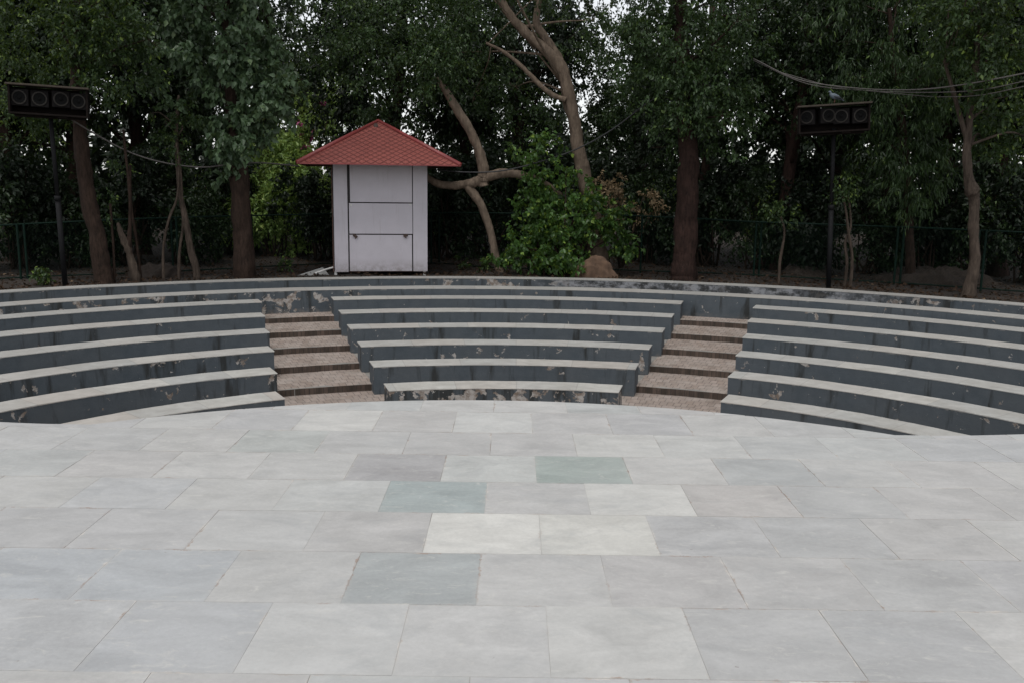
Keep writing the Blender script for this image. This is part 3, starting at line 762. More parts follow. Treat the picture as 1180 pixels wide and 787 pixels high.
# ---------------------------------------------------------------- speaker poles
def speaker_pole(base_px, Rb, top_px, box, lab, box_k):
    b = at_r(base_px[0], base_px[1], Rb); b.z = GZ
    Yt = b.y; t_ = at(top_px[0], top_px[1], Yt)
    root = empty('speaker_pole', tuple(b), lab, 'speaker pole', 'poles carrying loudspeakers')
    m = MB().tube([b - Vector((0, 0, 0.1)), b.lerp(t_, 0.52)], 0.055, 12).tube([b.lerp(t_, 0.5), t_], 0.043, 12).tube([b.lerp(t_, 0.50), b.lerp(t_, 0.53)], 0.066, 12)
    m.build('pole', M['black_metal'], root, smooth=True)
    (x0, y0), (x1, y1), hpx = box
    c0 = at(x0, y0, Yt - 0.1); c1 = at(x1, y1, Yt - 0.1)
    w = (c1 - c0).length; cen = (c0 + c1) / 2; H = hpx / F_PX * Yt * 1.0
    cen = cen - Vector((0, 0, H / 2))
    face = Vector((CX - cen.x, CY - 2 - cen.y, 0)).normalized(); yaw = math.atan2(face.x, -face.y) * 0.55
    roll = math.atan2(c1.z - c0.z, c1.x - c0.x)
    R = Matrix.Rotation(yaw, 3, 'Z') @ Matrix.Rotation(-roll, 3, 'Y')
    w = w * box_k; D = 0.38
    def bx(mb_, c, s, **k): mb_.box(cen + R @ Vector(c), s, R, **k); return mb_
    cab = MB(); t = 0.035
    bx(cab, (0, 0, -H / 2 + t / 2), (w, D, t)); bx(cab, (-w / 2 + t / 2, 0, 0), (t, D, H - 2 * t - .004)); bx(cab, (w / 2 - t / 2, 0, 0), (t, D, H - 2 * t - .004)); bx(cab, (0, D / 2 - 0.012, 0), (w - 2 * t - .004, 0.02, H - 2 * t - .004))
    cabo = cab.build('cabinet', M['box_wood'], root)
    tp = MB(); bx(tp, (0, -0.03, H / 2 - t / 2 + 0.01), (w + 0.06, D + 0.08, t), bev=0.005); tp.build('cabinet_top', M['box_edge'], root)
    rnd = random.Random(int(b.x * 10))
    for i in range(4):
        lx = -w / 2 + w * (i + 0.5) / 4 + rnd.uniform(-.03, .03) + (0.02 if i < 2 else -0.0); sz = H * 0.56; lz = H * 0.10 + rnd.uniform(-.03, .02)
        sy = rnd.uniform(-.25, .25); Rl = R @ Matrix.Rotation(sy, 3, 'Z')
        lc = cen + R @ Vector((lx, -0.03, lz))
        s = MB().box(lc, (sz, 0.18, sz), Rl, bev=0.012); so_ = s.build('loudspeaker', M['spk_face'], root)
        def ringpt(r, y, n=20): return [lc + Rl @ Vector((r * math.cos(2 * math.pi * q / n), y, r * math.sin(2 * math.pi * q / n))) for q in range(n)]
        # basket ring, cone, dust cap
        n = 20; mm = MB(); vs_ = ringpt(sz * .40, -.098) + ringpt(sz * .43, -.108) + ringpt(sz * .36, -.112) + ringpt(sz * .34, -.098)
        mm.add(vs_, [(k + j * n, (k + 1) % n + j * n, (k + 1) % n + (j + 1) * n, k + (j + 1) * n) for j in range(3) for k in range(n)])
        rg = mesh_obj('rim', mm.v, mm.f, M['spk_ring'], root)
        rg.parent = so_; mm2 = MB(); vs_ = ringpt(sz * .345, -.10) + ringpt(sz * .13, -.094) + ringpt(sz * .12, -.105) + ringpt(sz * .03, -.122)
        mm2.add(vs_, [(k + j * n, (k + 1) % n + j * n, (k + 1) % n + (j + 1) * n, k + (j + 1) * n) for j in range(3) for k in range(n)] + [tuple(3 * n + k for k in range(n))])
        cn = mesh_obj('cone', mm2.v, mm2.f, M['spk_cone'], root); cn.parent = so_
    br = MB().box(cen + Vector((0, 0, -H / 2 - 0.03)), (w * 0.9, 0.06, 0.04), R).box(cen + R @ Vector((0.25, -.1, -H / 2 - 0.02)), (0.18, 0.1, 0.03), R)
    br.build('bracket', M['box_wood'], root)
    return root, cen, R, w, H
spL = speaker_pole((75, 326), 15.7, (58, 131), ((9, 98), (103, 102.5), 32), 'tall black pole with a box of four loudspeakers, on the far left', 0.88)
spR = speaker_pole((955, 330), 15.55, (961, 148), ((920, 123.5), (1003, 119.5), 30), 'tall black pole whose box of four loudspeakers carries a pigeon', 0.94)

# pigeon on the right box
_, cen, R, w, H = spR
pb = at(962, 118.5, cen.y - 0.05)
pig = empty('pigeon', tuple(pb), 'grey pigeon perched on top of the right loudspeaker box', 'bird')
path = spline([(-0.20, 0.03, 0.006), (-0.12, 0.065, 0.022), (-0.05, 0.10, 0.05), (0.03, 0.125, 0.062), (0.085, 0.155, 0.045), (0.105, 0.19, 0.027), (0.12, 0.215, 0.026), (0.145, 0.215, 0.016), (0.152, 0.213, 0.004)], 4)
m = MB().tube([pb + Vector((-q[0], 0.0, q[1] + 0.005)) for q in path], [float(q[2]) for q in path], 12)
m.build('body', M['pigeon'], pig, smooth=True)
MB().tube([pb + Vector((-0.15, 0, 0.215)), pb + Vector((-0.18, 0, 0.207))], [0.006, 0.001], 6).build('beak', M['pigeon_dark'], pig)
for s_ in (-1, 1):
    MB().tube([pb + Vector((-0.04, s_ * 0.045, 0.125)), pb + Vector((0.06, s_ * 0.05, 0.10)), pb + Vector((0.17, s_ * 0.03, 0.055))], [0.02, 0.028, 0.004], 8).build('wing', M['pigeon_dark'], pig, smooth=True)
    MB().tube([pb + Vector((-0.01, s_ * 0.02, 0.08)), pb + Vector((-0.01, s_ * 0.02, 0.0))], 0.006, 6).build('leg', M['side_board'], pig)

# ---------------------------------------------------------------- cables
def cable(name, pix, rad, mat, label, group=None):
    P = [at(x, y, Y) for x, y, Y in pix]; S = spline(P, 8)
    o = MB().tube([Vector(p) for p in S], rad, 6).build(name, M[mat], loc=tuple(P[0]), smooth=True)
    return props(o, label, 'cable', group)
cable('cable', [(72, 132, 19.5), (110, 155, 19.8), (150, 176, 20.2), (190, 188, 20.5), (232, 193, 20.9), (265, 190, 21.2), (300, 188, 21.6), (345, 192, 22.4)], 0.016, 'cable', 'grey cable sagging from the left loudspeaker box past the tree to the kiosk')
cable('cable', [(868, 68, 22), (920, 92, 21.6), (985, 102, 21.2), (1050, 104, 19.8), (1110, 98, 18.8), (1185, 84, 17.8), (1230, 74, 17.2), (1500, 10, 14.5)], 0.014, 'cable', 'uppermost of three thin cables strung above the right loudspeaker box', 'cables above the right loudspeaker box')
cable('cable', [(868, 70, 22), (930, 97, 21.6), (1000, 105, 21.2), (1070, 107, 19.7), (1130, 104, 18.7), (1185, 93, 17.8), (1230, 84, 17.2), (1500, 25, 14.5)], 0.011, 'cable', 'middle one of three thin cables strung above the right loudspeaker box', 'cables above the right loudspeaker box')
cable('cable', [(900, 84, 22), (960, 100, 21.6), (1030, 108, 21.2), (1080, 112, 19.6), (1130, 110, 18.7), (1185, 99, 17.8), (1230, 90, 17.2), (1500, 32, 14.5)], 0.009, 'cable', 'lowest of three thin cables strung above the right loudspeaker box', 'cables above the right loudspeaker box')
cable('cable', [(500, 196, 22.9), (540, 199, 22.9), (580, 197, 22.9), (625, 186, 22.8), (665, 172, 22.6), (705, 150, 22.4), (748, 118, 22.3), (790, 96, 22.2)], 0.018, 'cable_dark', 'black cable running from the kiosk roof across the forked tree trunk')

# ---------------------------------------------------------------- fence
def fence():
    Rf = 17.35
    t = empty('mesh_fence', (CX, CY + Rf, GZ), 'dark green wire mesh fence with paired posts curving behind the kiosk and trees', 'fence')
    tops = [(-60, 263), (0, 260), (60, 257), (200, 251), (380, 247), (500, 246), (575, 246), (700, 248), (800, 252), (870, 256), (1040, 262), (1180, 268), (1240, 271)]
    T = []
    for px, py in tops:
        # fence stands a little further out behind the kiosk
        T.append(at_r(px, py, Rf if px < 340 or px > 540 else 18.6))
    T = [Vector(p) for p in spline(T, 6)]
    MB().tube(T, 0.02, 6).build('top_rail', M['fence'], t)
    zb = GZ + 0.06
    MB().tube([Vector((p.x, p.y, zb)) for p in T], 0.016, 6).build('bottom_rail', M['fence'], t)
    # posts
    Xs = [p.x for p in T]
    def on(px):
        best = min(T, key=lambda p: abs((p.x / p.y) - (ray(px, 255).x / ray(px, 255).y)))
        return best
    for px in (-30, 19, 27, 110, 197, 203, 290, 497, 506, 610, 740, 872, 878, 960, 1036, 1043, 1130, 1138, 1200):
        p = on(px); v = ray(px, 255); k = p.y / v.y; x = v.x * k
        MB().tube([(x, p.y, GZ - 0.1), (x, p.y, p.z + 0.02)], 0.026, 8).build('post', M['fence'], t)
    # chain link mesh: diagonal wires, both ways, all one part
    m = MB(); L = [0.0]
    for i in range(1, len(T)): L.append(L[-1] + math.hypot(T[i].x - T[i - 1].x, T[i].y - T[i - 1].y))
    tot = L[-1]; xa = np.array([p.x for p in T]); ya = np.array([p.y for p in T]); za = np.array([p.z for p in T])
    def P(s, f):
        s = min(max(s, 0), tot); x = np.interp(s, L, xa); y = np.interp(s, L, ya); z = np.interp(s, L, za); return (x, y, zb + f * (z - zb))
    V = []; F = []
    d = 0.075; w_ = 0.0022
    for sgn in (1, -1):
        for i in range(int(tot / d)):
            s0 = i * d; pts = [P(s0 + sgn * f * 1.4, f) for f in (0, .5, 1)]
            for a, b in zip(pts[:-1], pts[1:]):
                n = len(V); V += [(a[0] - w_, a[1], a[2]), (a[0] + w_, a[1], a[2]), (a[0], a[1] + w_ * 1.6, a[2]), (b[0] - w_, b[1], b[2]), (b[0] + w_, b[1], b[2]), (b[0], b[1] + w_ * 1.6, b[2])]
                F += [(n, n + 1, n + 4, n + 3), (n + 1, n + 2, n + 5, n + 4), (n + 2, n, n + 3, n + 5)]
    mesh_obj('wire_mesh', V, np.array(F), M['fence'], t)
fence()

# ---------------------------------------------------------------- trees and bushes
def unit(v): return v / np.maximum(np.linalg.norm(v, axis=-1, keepdims=True), 1e-9)
def leaves_mesh(rng, pos, axis, L, Wr, tint, flat=0.6):
    """one folded kite per leaf"""
    N = len(pos); Ls = L * rng.uniform(0.65, 1.2, (N, 1))
    up = np.tile(np.array([[0, -0.35, 1.0]]), (N, 1)) * flat + rng.normal(0, 1, (N, 3)) * (1.1 - flat)
    side = unit(np.cross(axis, up)); nrm = unit(np.cross(side, axis))
    W = Ls * Wr
    base = pos; tip = pos + axis * Ls - nrm * Ls * 0.12; midp = pos + axis * Ls * 0.42
    fold = nrm * W * 0.22
    l = midp - side * W * 0.5 + fold; r = midp + side * W * 0.5 + fold
    V = np.stack([base, l, tip, r], 1).reshape(-1, 3)
    i = np.arange(N) * 4
    F = np.stack([np.stack([i, i + 2, i + 1], 1), np.stack([i, i + 3, i + 2], 1)], 1).reshape(-1, 3)
    return V, F, np.repeat(tint, 4)
def make_foliage(rng, ells, n_clump, per, cr, L, Wr=0.55, droop=0.45, shell=0.5, bright=0.03, gap=0.0, clump_out=None, flat=0.6, tw=9):
    """ells: list of (cx, cy, cz, rx, ry, rz, weight)"""
    ws = np.array([e[6] for e in ells], float); ws /= ws.sum()
    idx = rng.choice(len(ells), n_clump, p=ws); E = np.array([e[:6] for e in ells])[idx]
    d = unit(rng.normal(0, 1, (n_clump, 3))); rr = rng.uniform(0, 1, (n_clump, 1)) ** shell
    rr = rr * rng.uniform(0.85, 1.12, (n_clump, 1))
    C = E[:, :3] + d * rr * E[:, 3:6]
    out = unit(C - E[:, :3] + 1e-6)
    if clump_out is not None: clump_out.append(C)
    nt_ = max(1, per // tw)
    # twigs
    tc = np.repeat(C, nt_, 0); to = np.repeat(out, nt_, 0); N = len(tc)
    td = unit(to * 0.55 + rng.normal(0, 0.75, (N, 3)) + np.array([0, 0, 0.05])); tl = cr * rng.uniform(0.45, 1.15, (N, 1))
    ctint = np.repeat(rng.normal(0.42, 0.13, n_clump), nt_)
    # leaves along the twig
    s = np.tile(np.linspace(0.25, 1.0, tw), N)[:, None]
    P = np.repeat(tc, tw, 0) + np.repeat(td * tl, tw, 0) * s; n = len(P)
    P[:, 2] -= (s[:, 0] ** 2) * cr * 0.22
    P += rng.normal(0, 0.05 * cr + 0.01, (n, 3))
    ax = unit(np.repeat(td, tw, 0) * 0.5 + rng.normal(0, 0.6, (n, 3)) + np.array([0, 0, -droop * 1.6]))
    tint = np.clip(np.repeat(ctint, tw) + rng.normal(0, 0.12, n), 0.0, 0.9)
    tint = np.where(rng.uniform(0, 1, n) < bright, rng.uniform(0.93, 1.0, n), tint)
    return leaves_mesh(rng, P, ax, L, Wr, tint, flat), tc, td * tl

def crown_obj(name, data, mat, parent, mats=None):
    V, F, T = data
    return mesh_obj(name, V, F, mat, parent, attrs={'tint': ('POINT', 'FLOAT', T)}, world_space=True)

def trunk_mesh(mb_, path, rng, n=16, sub=10, knots=0.006):
    S = spline([(*p[:3], p[3]) for p in path], sub)
    rad = [max(0.004, float(q[3]) * (1 + knots * rng.normal())) for q in S]
    pts = [Vector(q[:3]) + Vector((rng.normal() * q[3] * 0.02, rng.normal() * q[3] * 0.02, 0)) for q in S]
    rad[0] *= 1.25
    if len(rad) > 2 and path[0][3] > 0.12: rad[1] *= 1.12
    b0 = len(mb_.v); mb_.tube(pts, rad, n)
    from mathutils import noise as mn
    for i, c in enumerate(pts):
        for q in range(n):
            v = Vector(mb_.v[b0 + i * n + q]); d = v - c
            w = mn.fractal(Vector((v.x * 5.0, v.y * 5.0, v.z * 1.6)), 0.8, 2.1, 4) * 0.22 + mn.noise(Vector((v.x * 14, v.y * 14, v.z * 2.5))) * 0.10
            mb_.v[b0 + i * n + q] = tuple(c + d * (1 + w))
    return S
def limbs_to(mb_, S, C, rng, count, r0=0.05, from_frac=0.45):
    S = np.asarray(S); n = len(S); st = int(n * from_frac)
    pick = rng.choice(len(C), min(count, len(C)), replace=False)
    for i in pick:
        c = C[i]; j = rng.integers(st, n); s = S[j, :3]
        # leave from a trunk point below the clump where there is one
        cand = [q for q in range(st, n) if S[q, 2] < c[2] - 0.1]
        if cand: j = cand[rng.integers(max(0, len(cand) - 6), len(cand))]; s = S[j, :3]
        mid = s * 0.5 + c * 0.5 + np.array([rng.normal() * 0.15, rng.normal() * 0.15, 0.12 + 0.1 * rng.normal()])
        r = min(r0, float(S[j, 3]) * 0.55) * rng.uniform(0.6, 1.0)
        sp_ = spline([s, mid, c], 4); mb_.tube([Vector(p) for p in sp_], list(np.linspace(r, 0.008, len(sp_))), 6)
    return pick

def tree(name, label, base, paths, ells, mat_b, mat_l, seed, n_clump, per, cr, L, group=None, limbs=14, cat='tree', **kw):
    rng = np.random.default_rng(seed)
    root = empty(name, tuple(base), label, cat, group)
    mb_ = MB(); S0 = None; SS = []
    for p in paths: SS.append(trunk_mesh(mb_, p, rng))
    cl = []
    data, tc, tv = make_foliage(rng, ells, n_clump, per, cr, L, clump_out=cl, **kw)
    if limbs:
        pk = list(limbs_to(mb_, SS[0], cl[0], rng, limbs))
        for s in SS[1:]: pk += list(limbs_to(mb_, s, cl[0], rng, limbs // 4, from_frac=0.7))
    # a share of the twigs as real wood
    kk = len(tc) // len(cl[0]); pick = [p * kk + q for p in pk for q in range(kk)] if limbs else []
    for i in pick:
        a = Vector(tc[i]); b = a + Vector(tv[i]) * 0.9; mb_.tube([a, b], [0.007, 0.003], 4, cap=False)
    mb_.build('trunk', M[mat_b], root, smooth=True)
    crown_obj('crown', data, M[mat_l], root)
    return root
def pth(Y, pts):
    """pixel path with radius in pixels (at depth Y): -> world rows"""
    out = []
    for q in pts:
        yy = Y + (q[3] if len(q) > 3 else 0); p = at(q[0], q[1], yy); out.append((p.x, p.y, p.z, q[2] / F_PX * yy))
    return out
def ell(px, py, Y, rx, ry_depth, rz, w=1.0):
    p = at(px, py, Y); s = Y / F_PX
    return (p.x, p.y, p.z, rx * s, ry_depth, rz * s, w)

# far left: leaning brown trunk (its crown hangs dark above)
b = at_r(121, 326, 15.9); Y = b.y
tree('leaning_tree', 'brown trunk leaning left between the left speaker pole and the broken stump', (b.x, b.y, GZ),
     [pth(Y, [(122, 335, 11), (120, 320, 10), (113, 280, 9.2), (103, 235, 8.6), (96, 190, 8), (92, 150, 7), (88, 90, 6), (90, 20, 5), (96, -60, 4)])],
     [ell(135, 50, Y - 0.3, 38, 0.7, 75, 0.6), ell(95, 30, Y - 0.3, 30, 0.6, 55, 0.4), ell(60, 20, Y + 1.0, 95, 1.6, 70, 1), ell(30, 110, Y + 2.2, 60, 1.2, 60, 0.6), ell(110, -80, Y + 1, 120, 1.8, 70, 1), (-9.0, 18.6, 9.9, 4.2, 2.6, 1.5, 1.6)], 'bark_brown', 'leaf_mid', 101, 400, 54, 0.42, 0.105, limbs=18, bright=0.08)  # last ellipsoid is unseen overhead canopy, added to shade trunks and upper benches
# peepal-like tree
b = at_r(282, 322, 15.85); Y = b.y
tree('broadleaf_tree', 'tree with drooping grey green leaves and straight brown trunk, left of the kiosk', (b.x, b.y, GZ),
     [pth(Y, [(283, 335, 13), (282, 315, 12), (280, 270, 10.5), (277, 220, 10.5), (274, 180, 10), (268, 120, 8), (262, 40, 6.5), (262, -60, 4)])],
     [ell(258, 60, Y - 0.2, 82, 1.3, 75, 1.2), ell(215, 30, Y, 62, 1.2, 60, 0.7), ell(300, 95, Y - 0.1, 50, 1.0, 62, 0.7), ell(268, 160, Y - 0.2, 42, 0.8, 38, 0.4), ell(250, -60, Y, 95, 1.6, 80, 0.8), (-5.2, 20.0, 10.2, 3.0, 2.6, 1.4, 1.0)],  # last ellipsoid: crown extended out of view to shade what stands below
     'bark_brown', 'leaf_peepal', 102, 300, 45, 0.36, 0.165, Wr=0.66, droop=0.75, bright=0.05, flat=0.45)
# thin crooked pale tree
b = at_r(226, 322, 15.8); Y = b.y
tree('thin_tree', 'thin crooked pale stem between the broken stump and the straight trunk left of the kiosk', (b.x, b.y, GZ),
     [pth(Y, [(227, 330, 4.2), (226, 312, 4), (219, 285, 3.6), (214, 255, 3.4), (208, 225, 3), (205, 190, 2.6), (203, 150, 2), (206, 110, 1.4)])],
     [ell(203, 165, Y, 22, 0.4, 40, 1), ell(200, 120, Y, 28, 0.4, 30, 1)], 'bark_pale', 'leaf_mid', 103, 22, 36, 0.25, 0.09, limbs=6)
# slim stems (vines) on the left
for i, (pts, lab) in enumerate([
    ([(189, 325, 1.4), (188, 290, 1.3), (194, 255, 1.2), (204, 228, 1.1), (206, 190, 1.0), (203, 165, .9)], 'very thin bare stem curving up to meet the crooked pale tree, left one of two'),
    ([(206, 323, 1.5), (207, 290, 1.4), (211, 260, 1.2), (210, 228, 1.1), (207, 180, .9)], 'very thin bare stem rising close beside the crooked pale tree, right one of two'),
    ([(163, 322, 1.3), (160, 300, 1.3), (156, 270, 1.2), (151, 235, 1.1), (150, 190, 1.0)], 'thin dark stem just right of the broken stump'),
    ([(132, 322, 1.2), (131, 290, 1.2), (129, 262, 1.1), (127, 235, 1.0)], 'thin dark stem between the leaning trunk and the broken stump'),
    ([(972, 331, 1.6), (976, 305, 1.5), (974, 280, 1.4), (980, 262, 1.2), (979, 238, 1.0), (974, 215, .8)], 'slender pale sapling stem rising right of the right speaker pole, left of its pair'),
    ([(979, 331, 1.6), (982, 300, 1.5), (978, 270, 1.3), (975, 245, 1.1), (970, 220, .9)], 'slender pale sapling stem rising right of the right speaker pole, right of its pair'),
    ([(897, 325, 1.4), (899, 300, 1.4), (904, 270, 1.2), (900, 250, 1.0)], 'leafy thin sapling in front of the fence, left of the right speaker pole')]):
    b = at_r(pts[0][0], pts[0][1], 15.95); rg = np.random.default_rng(300 + i)
    root = empty('sapling', (b.x, b.y, GZ), lab, 'sapling', 'thin saplings behind the rim wall')
    m = MB(); P = pth(b.y, [(x, y + (8 if k == 0 else 0), r * 1.25) for k, (x, y, r) in enumerate(pts)]); S = trunk_mesh(m, P, rg, 6, 4)
    m.build('stem', M['bark_pale' if i > 3 or i < 2 else 'bark_brown'], root, smooth=True)
    x, y, r = pts[-1]; nn = {6: 14, 4: 10, 5: 8}.get(i, 4)
    dat, _, _ = make_foliage(rg, [ell(x, y, b.y, 20, 0.35, 16)], nn, 27, 0.22, 0.09, bright=0.1)
    crown_obj('crown', dat, M['leaf_mid'], root)
# broken stump
b = at_r(156, 324, 15.75); m = MB(); rg = np.random.default_rng(9)
root = empty('broken_stump', (b.x, b.y, GZ), 'pale split and broken trunk stub leaning left, right of the leaning brown tree', 'stump')
S = trunk_mesh(m, pth(b.y, [(158, 332, 5.5), (156, 318, 4.8), (151, 300, 4.2), (146, 284, 4), (139, 268, 3.4), (136, 257, 1.6)]), rg, 9, 4, 0.12)
m.build('trunk', M['bark_pale'], root, smooth=True)
m = MB(); S = trunk_mesh(m, pth(b.y, [(153, 306, 3), (149, 285, 2.6), (150, 250, 2.2), (149, 215, 2), (145, 180, 1.6), (142, 150, 1.2)]), rg, 7, 4, 0.08)
m.build('side_shoot', M['bark_brown'], root, smooth=True)

# leaning double-trunk tree behind the kiosk, with its long horizontal limb
b = at(573, 306, 23.3)
tree('curved_tree', 'grey tree leaning left beside the kiosk with a long horizontal limb reaching right', (b.x, b.y, GZ),
     [pth(23.3, [(577, 316, 4.7), (573, 303, 4.5), (567, 275, 4.5), (560, 252, 4.6), (552, 232, 4.8), (541, 219, 4.8), (536, 212, 3.9)]),
      pth(23.3, [(557, 214, 5.2), (557, 206, 6.2), (557, 195, 5.8), (551, 172, 5.7), (540, 148, 5.3), (526, 125, 4.6), (513, 104, 3.6), (503, 90, 2.2)]),
      pth(23.3, [(488, 199, 3.6), (495, 207, 3.8), (508, 213, 4.3), (526, 214, 4.8), (545, 211, 5.3), (562, 204, 5.5), (582, 200, 5.2), (604, 203, 4.3), (628, 212, 3.4), (648, 226, 2.6)])],
     [ell(500, 72, 22.95, 44, 0.4, 36, 0.5), ell(455, 60, 24.2, 85, 1.5, 55, 1), ell(400, 30, 24.5, 80, 1.5, 60, 1), ell(500, 20, 24.0, 80, 1.4, 50, 1), ell(440, 120, 24.8, 60, 1.0, 32, 0.5), ell(430, -70, 24.5, 140, 2.0, 70, 1), (-2.4, 21.0, 10.3, 3.4, 2.6, 1.3, 1.0)],  # last ellipsoid: unseen canopy above the view, added for its shade
     'bark_grey', 'leaf_front', 104, 370, 54, 0.42, 0.10, limbs=0, bright=0.05)
# big forked tree
b = at(683, 305, 23.9)
tree('forked_tree', 'big pale-barked tree forking to the left above the bright green bush', (b.x, b.y, GZ),
     [pth(23.9, [(690, 330, 14.0), (688, 290, 11.4), (684, 250, 8.9), (674, 205, 7.9), (668, 180, 7.3), (662, 140, 6.7), (655, 105, 7.0), (646, 78, 6.7), (628, 58, 5.8), (606, 38, 5.1), (588, 18, 4.5), (574, -5, 4.1), (556, -50, 3.2)]),
      pth(23.95, [(650, 86, 5.8), (640, 62, 4.7), (628, 44, 4.5), (618, 26, 3.8), (622, 0, 3.2), (635, -50, 2.6)]),
      pth(23.8, [(652, 116, 3.2), (634, 108, 2.7), (618, 94, 2.6), (600, 76, 2.4), (580, 60, 1.9), (560, 50, 1.4)]),
      pth(24.1, [(668, 185, 4.5), (662, 150, 4.1), (652, 118, 3.8), (648, 90, 3.2)])],
     [ell(560, -10, 24.6, 100, 1.6, 45, 1), ell(690, 30, 25.2, 70, 1.5, 50, 0.8), ell(540, 90, 25.4, 60, 1.1, 40, 0.6), ell(600, -90, 24.3, 160, 2.2, 60, 1.2), (1.2, 20.8, 10.3, 3.4, 2.8, 1.3, 1.2), ell(715, 100, 25.6, 40, 0.9, 50, 0.4), ell(610, 130, 25.4, 50, 0.9, 40, 0.45)],  # ellipsoid given in metres: unseen canopy added overhead to darken the trunks below
     'bark_grey', 'leaf_front', 105, 360, 54, 0.42, 0.095, limbs=8, bright=0.05)
# bright bush at its foot
def bush(name, label, px, Y, ells, mat, seed, n, per, cr, L, group=None, **kw):
    rng = np.random.default_rng(seed); b = at(px, 312, Y)
    root = empty(name, (b.x, Y, GZ), label, 'bush', group); cl = []
    data, tc, tv = make_foliage(rng, ells, n, per, cr, L, clump_out=cl, **kw)
    m = MB()
    for i in rng.choice(len(cl[0]), min(len(cl[0]), 26), replace=False):
        c = cl[0][i]; s = np.array([b.x + rng.normal() * 0.25, Y + rng.normal() * 0.2, GZ - 0.05]); mid = (s + c) / 2 + np.array([0, 0, 0.25]); sp_ = spline([s, mid, c], 4)
        m.tube([Vector(p) for p in sp_], list(np.linspace(0.03, 0.006, len(sp_))), 6)
    m.build('stem', M['bark_brown'], root, smooth=True)
    crown_obj('foliage', data, M[mat], root); return root
bush('heart_leaf_bush', 'large bright green bush with heart shaped leaves at the big forked tree', 640, 22.9,
     [ell(628, 278, 22.8, 52, 0.7, 34, 1.1), ell(672, 258, 23.0, 38, 0.6, 26, 0.6), ell(640, 232, 22.9, 52, 0.7, 34, 1.0), ell(624, 192, 22.9, 34, 0.5, 40, 0.6), ell(600, 296, 22.6, 34, 0.5, 18, 0.35), ell(652, 300, 22.15, 22, 0.25, 13, 0.18), ell(705, 235, 23.2, 20, 0.4, 30, 0.22), ell(715, 275, 23.3, 18, 0.4, 22, 0.15)],
     'leaf_bush', 106, 210, 36, 0.30, 0.125, Wr=0.72, droop=0.5, bright=0.09, flat=0.35)
# dark-leaved red trunk
b = at_r(788, 322, 15.8); Y = b.y
tree('red_trunk_tree', 'tree with a thick straight reddish trunk and dense dark green crown, right of centre', (b.x, b.y, GZ),
     [pth(Y, [(787, 335, 16), (788, 315, 14), (790, 280, 13), (792, 240, 12.5), (793, 200, 12), (792, 160, 10.5), (788, 100, 9), (784, 20, 7), (786, -70, 5)])],
     [ell(785, 60, Y - 0.9, 60, 0.6, 90, 0.5), ell(775, 70, Y - 0.1, 82, 1.4, 80, 1.2), ell(830, 40, Y + 0.1, 62, 1.2, 70, 0.8), ell(795, 135, Y - 0.3, 62, 1.0, 44, 0.8), ell(845, 120, Y + 0.2, 40, 0.9, 44, 0.4), ell(735, 40, Y + 0.3, 50, 1.0, 55, 0.5), ell(790, -70, Y, 120, 1.8, 80, 0.9), (4.8, 19.8, 10.1, 3.4, 2.8, 1.4, 1.3)],  # last ellipsoid: unseen forward crown, added to shade trunk and rim
     'bark_red', 'leaf_front', 107, 460, 54, 0.38, 0.105, droop=0.6, bright=0.04)
# knotted pale trunk on the right
b = at_r(1116, 341, 15.95); Y = b.y
tree('knotted_tree', 'slim pale trunk with a knot halfway up, at the far right behind the rim wall', (b.x, b.y, GZ),
     [pth(Y, [(1113, 352, 8.5), (1117, 335, 7.2), (1123, 300, 6), (1122, 260, 5.6), (1123, 232, 5.8), (1121, 220, 8), (1117, 208, 5.2), (1114, 180, 4.8), (1116, 150, 4.4), (1120, 110, 4), (1126, 60, 3.4), (1130, 0, 2.6)]),
      pth(Y, [(1116, 170, 3), (1108, 140, 2.6), (1098, 105, 2.2), (1088, 70, 1.8)])],
     [ell(1145, 70, Y - 0.2, 50, 0.9, 60, 1), ell(1120, 20, Y, 70, 1.1, 50, 1), ell(1165, 150, Y + 0.4, 36, 0.7, 44, 0.5), ell(1140, -70, Y, 110, 1.6, 70, 1), (9.2, 17.8, 9.6, 3.6, 2.8, 1.4, 1.8)],  # last ellipsoid: out-of-view canopy added to shade the right side
     'bark_pale', 'leaf_mid', 108, 320, 54, 0.40, 0.11, bright=0.08)
# drooping narrow leaves, right middle
b = at_r(1045, 335, 17.9); Y = b.y
tree('willowy_tree', 'dark tree with narrow drooping leaves between the right speaker pole and the knotted trunk', (b.x, b.y, GZ),
     [pth(Y, [(1050, 335, 6), (1048, 280, 5), (1046, 220, 4.5), (1040, 150, 4), (1030, 80, 3), (1025, 10, 2.4)])],
     [ell(1045, 190, Y - 0.2, 60, 0.9, 55, 1), ell(1010, 110, Y, 70, 1.2, 60, 1), ell(1070, 100, Y, 60, 1.0, 60, 1), ell(1020, -20, Y, 110, 1.6, 70, 1)],
     'bark_brown', 'leaf_front', 109, 260, 54, 0.42, 0.17, Wr=0.22, droop=1.0, bright=0.05)

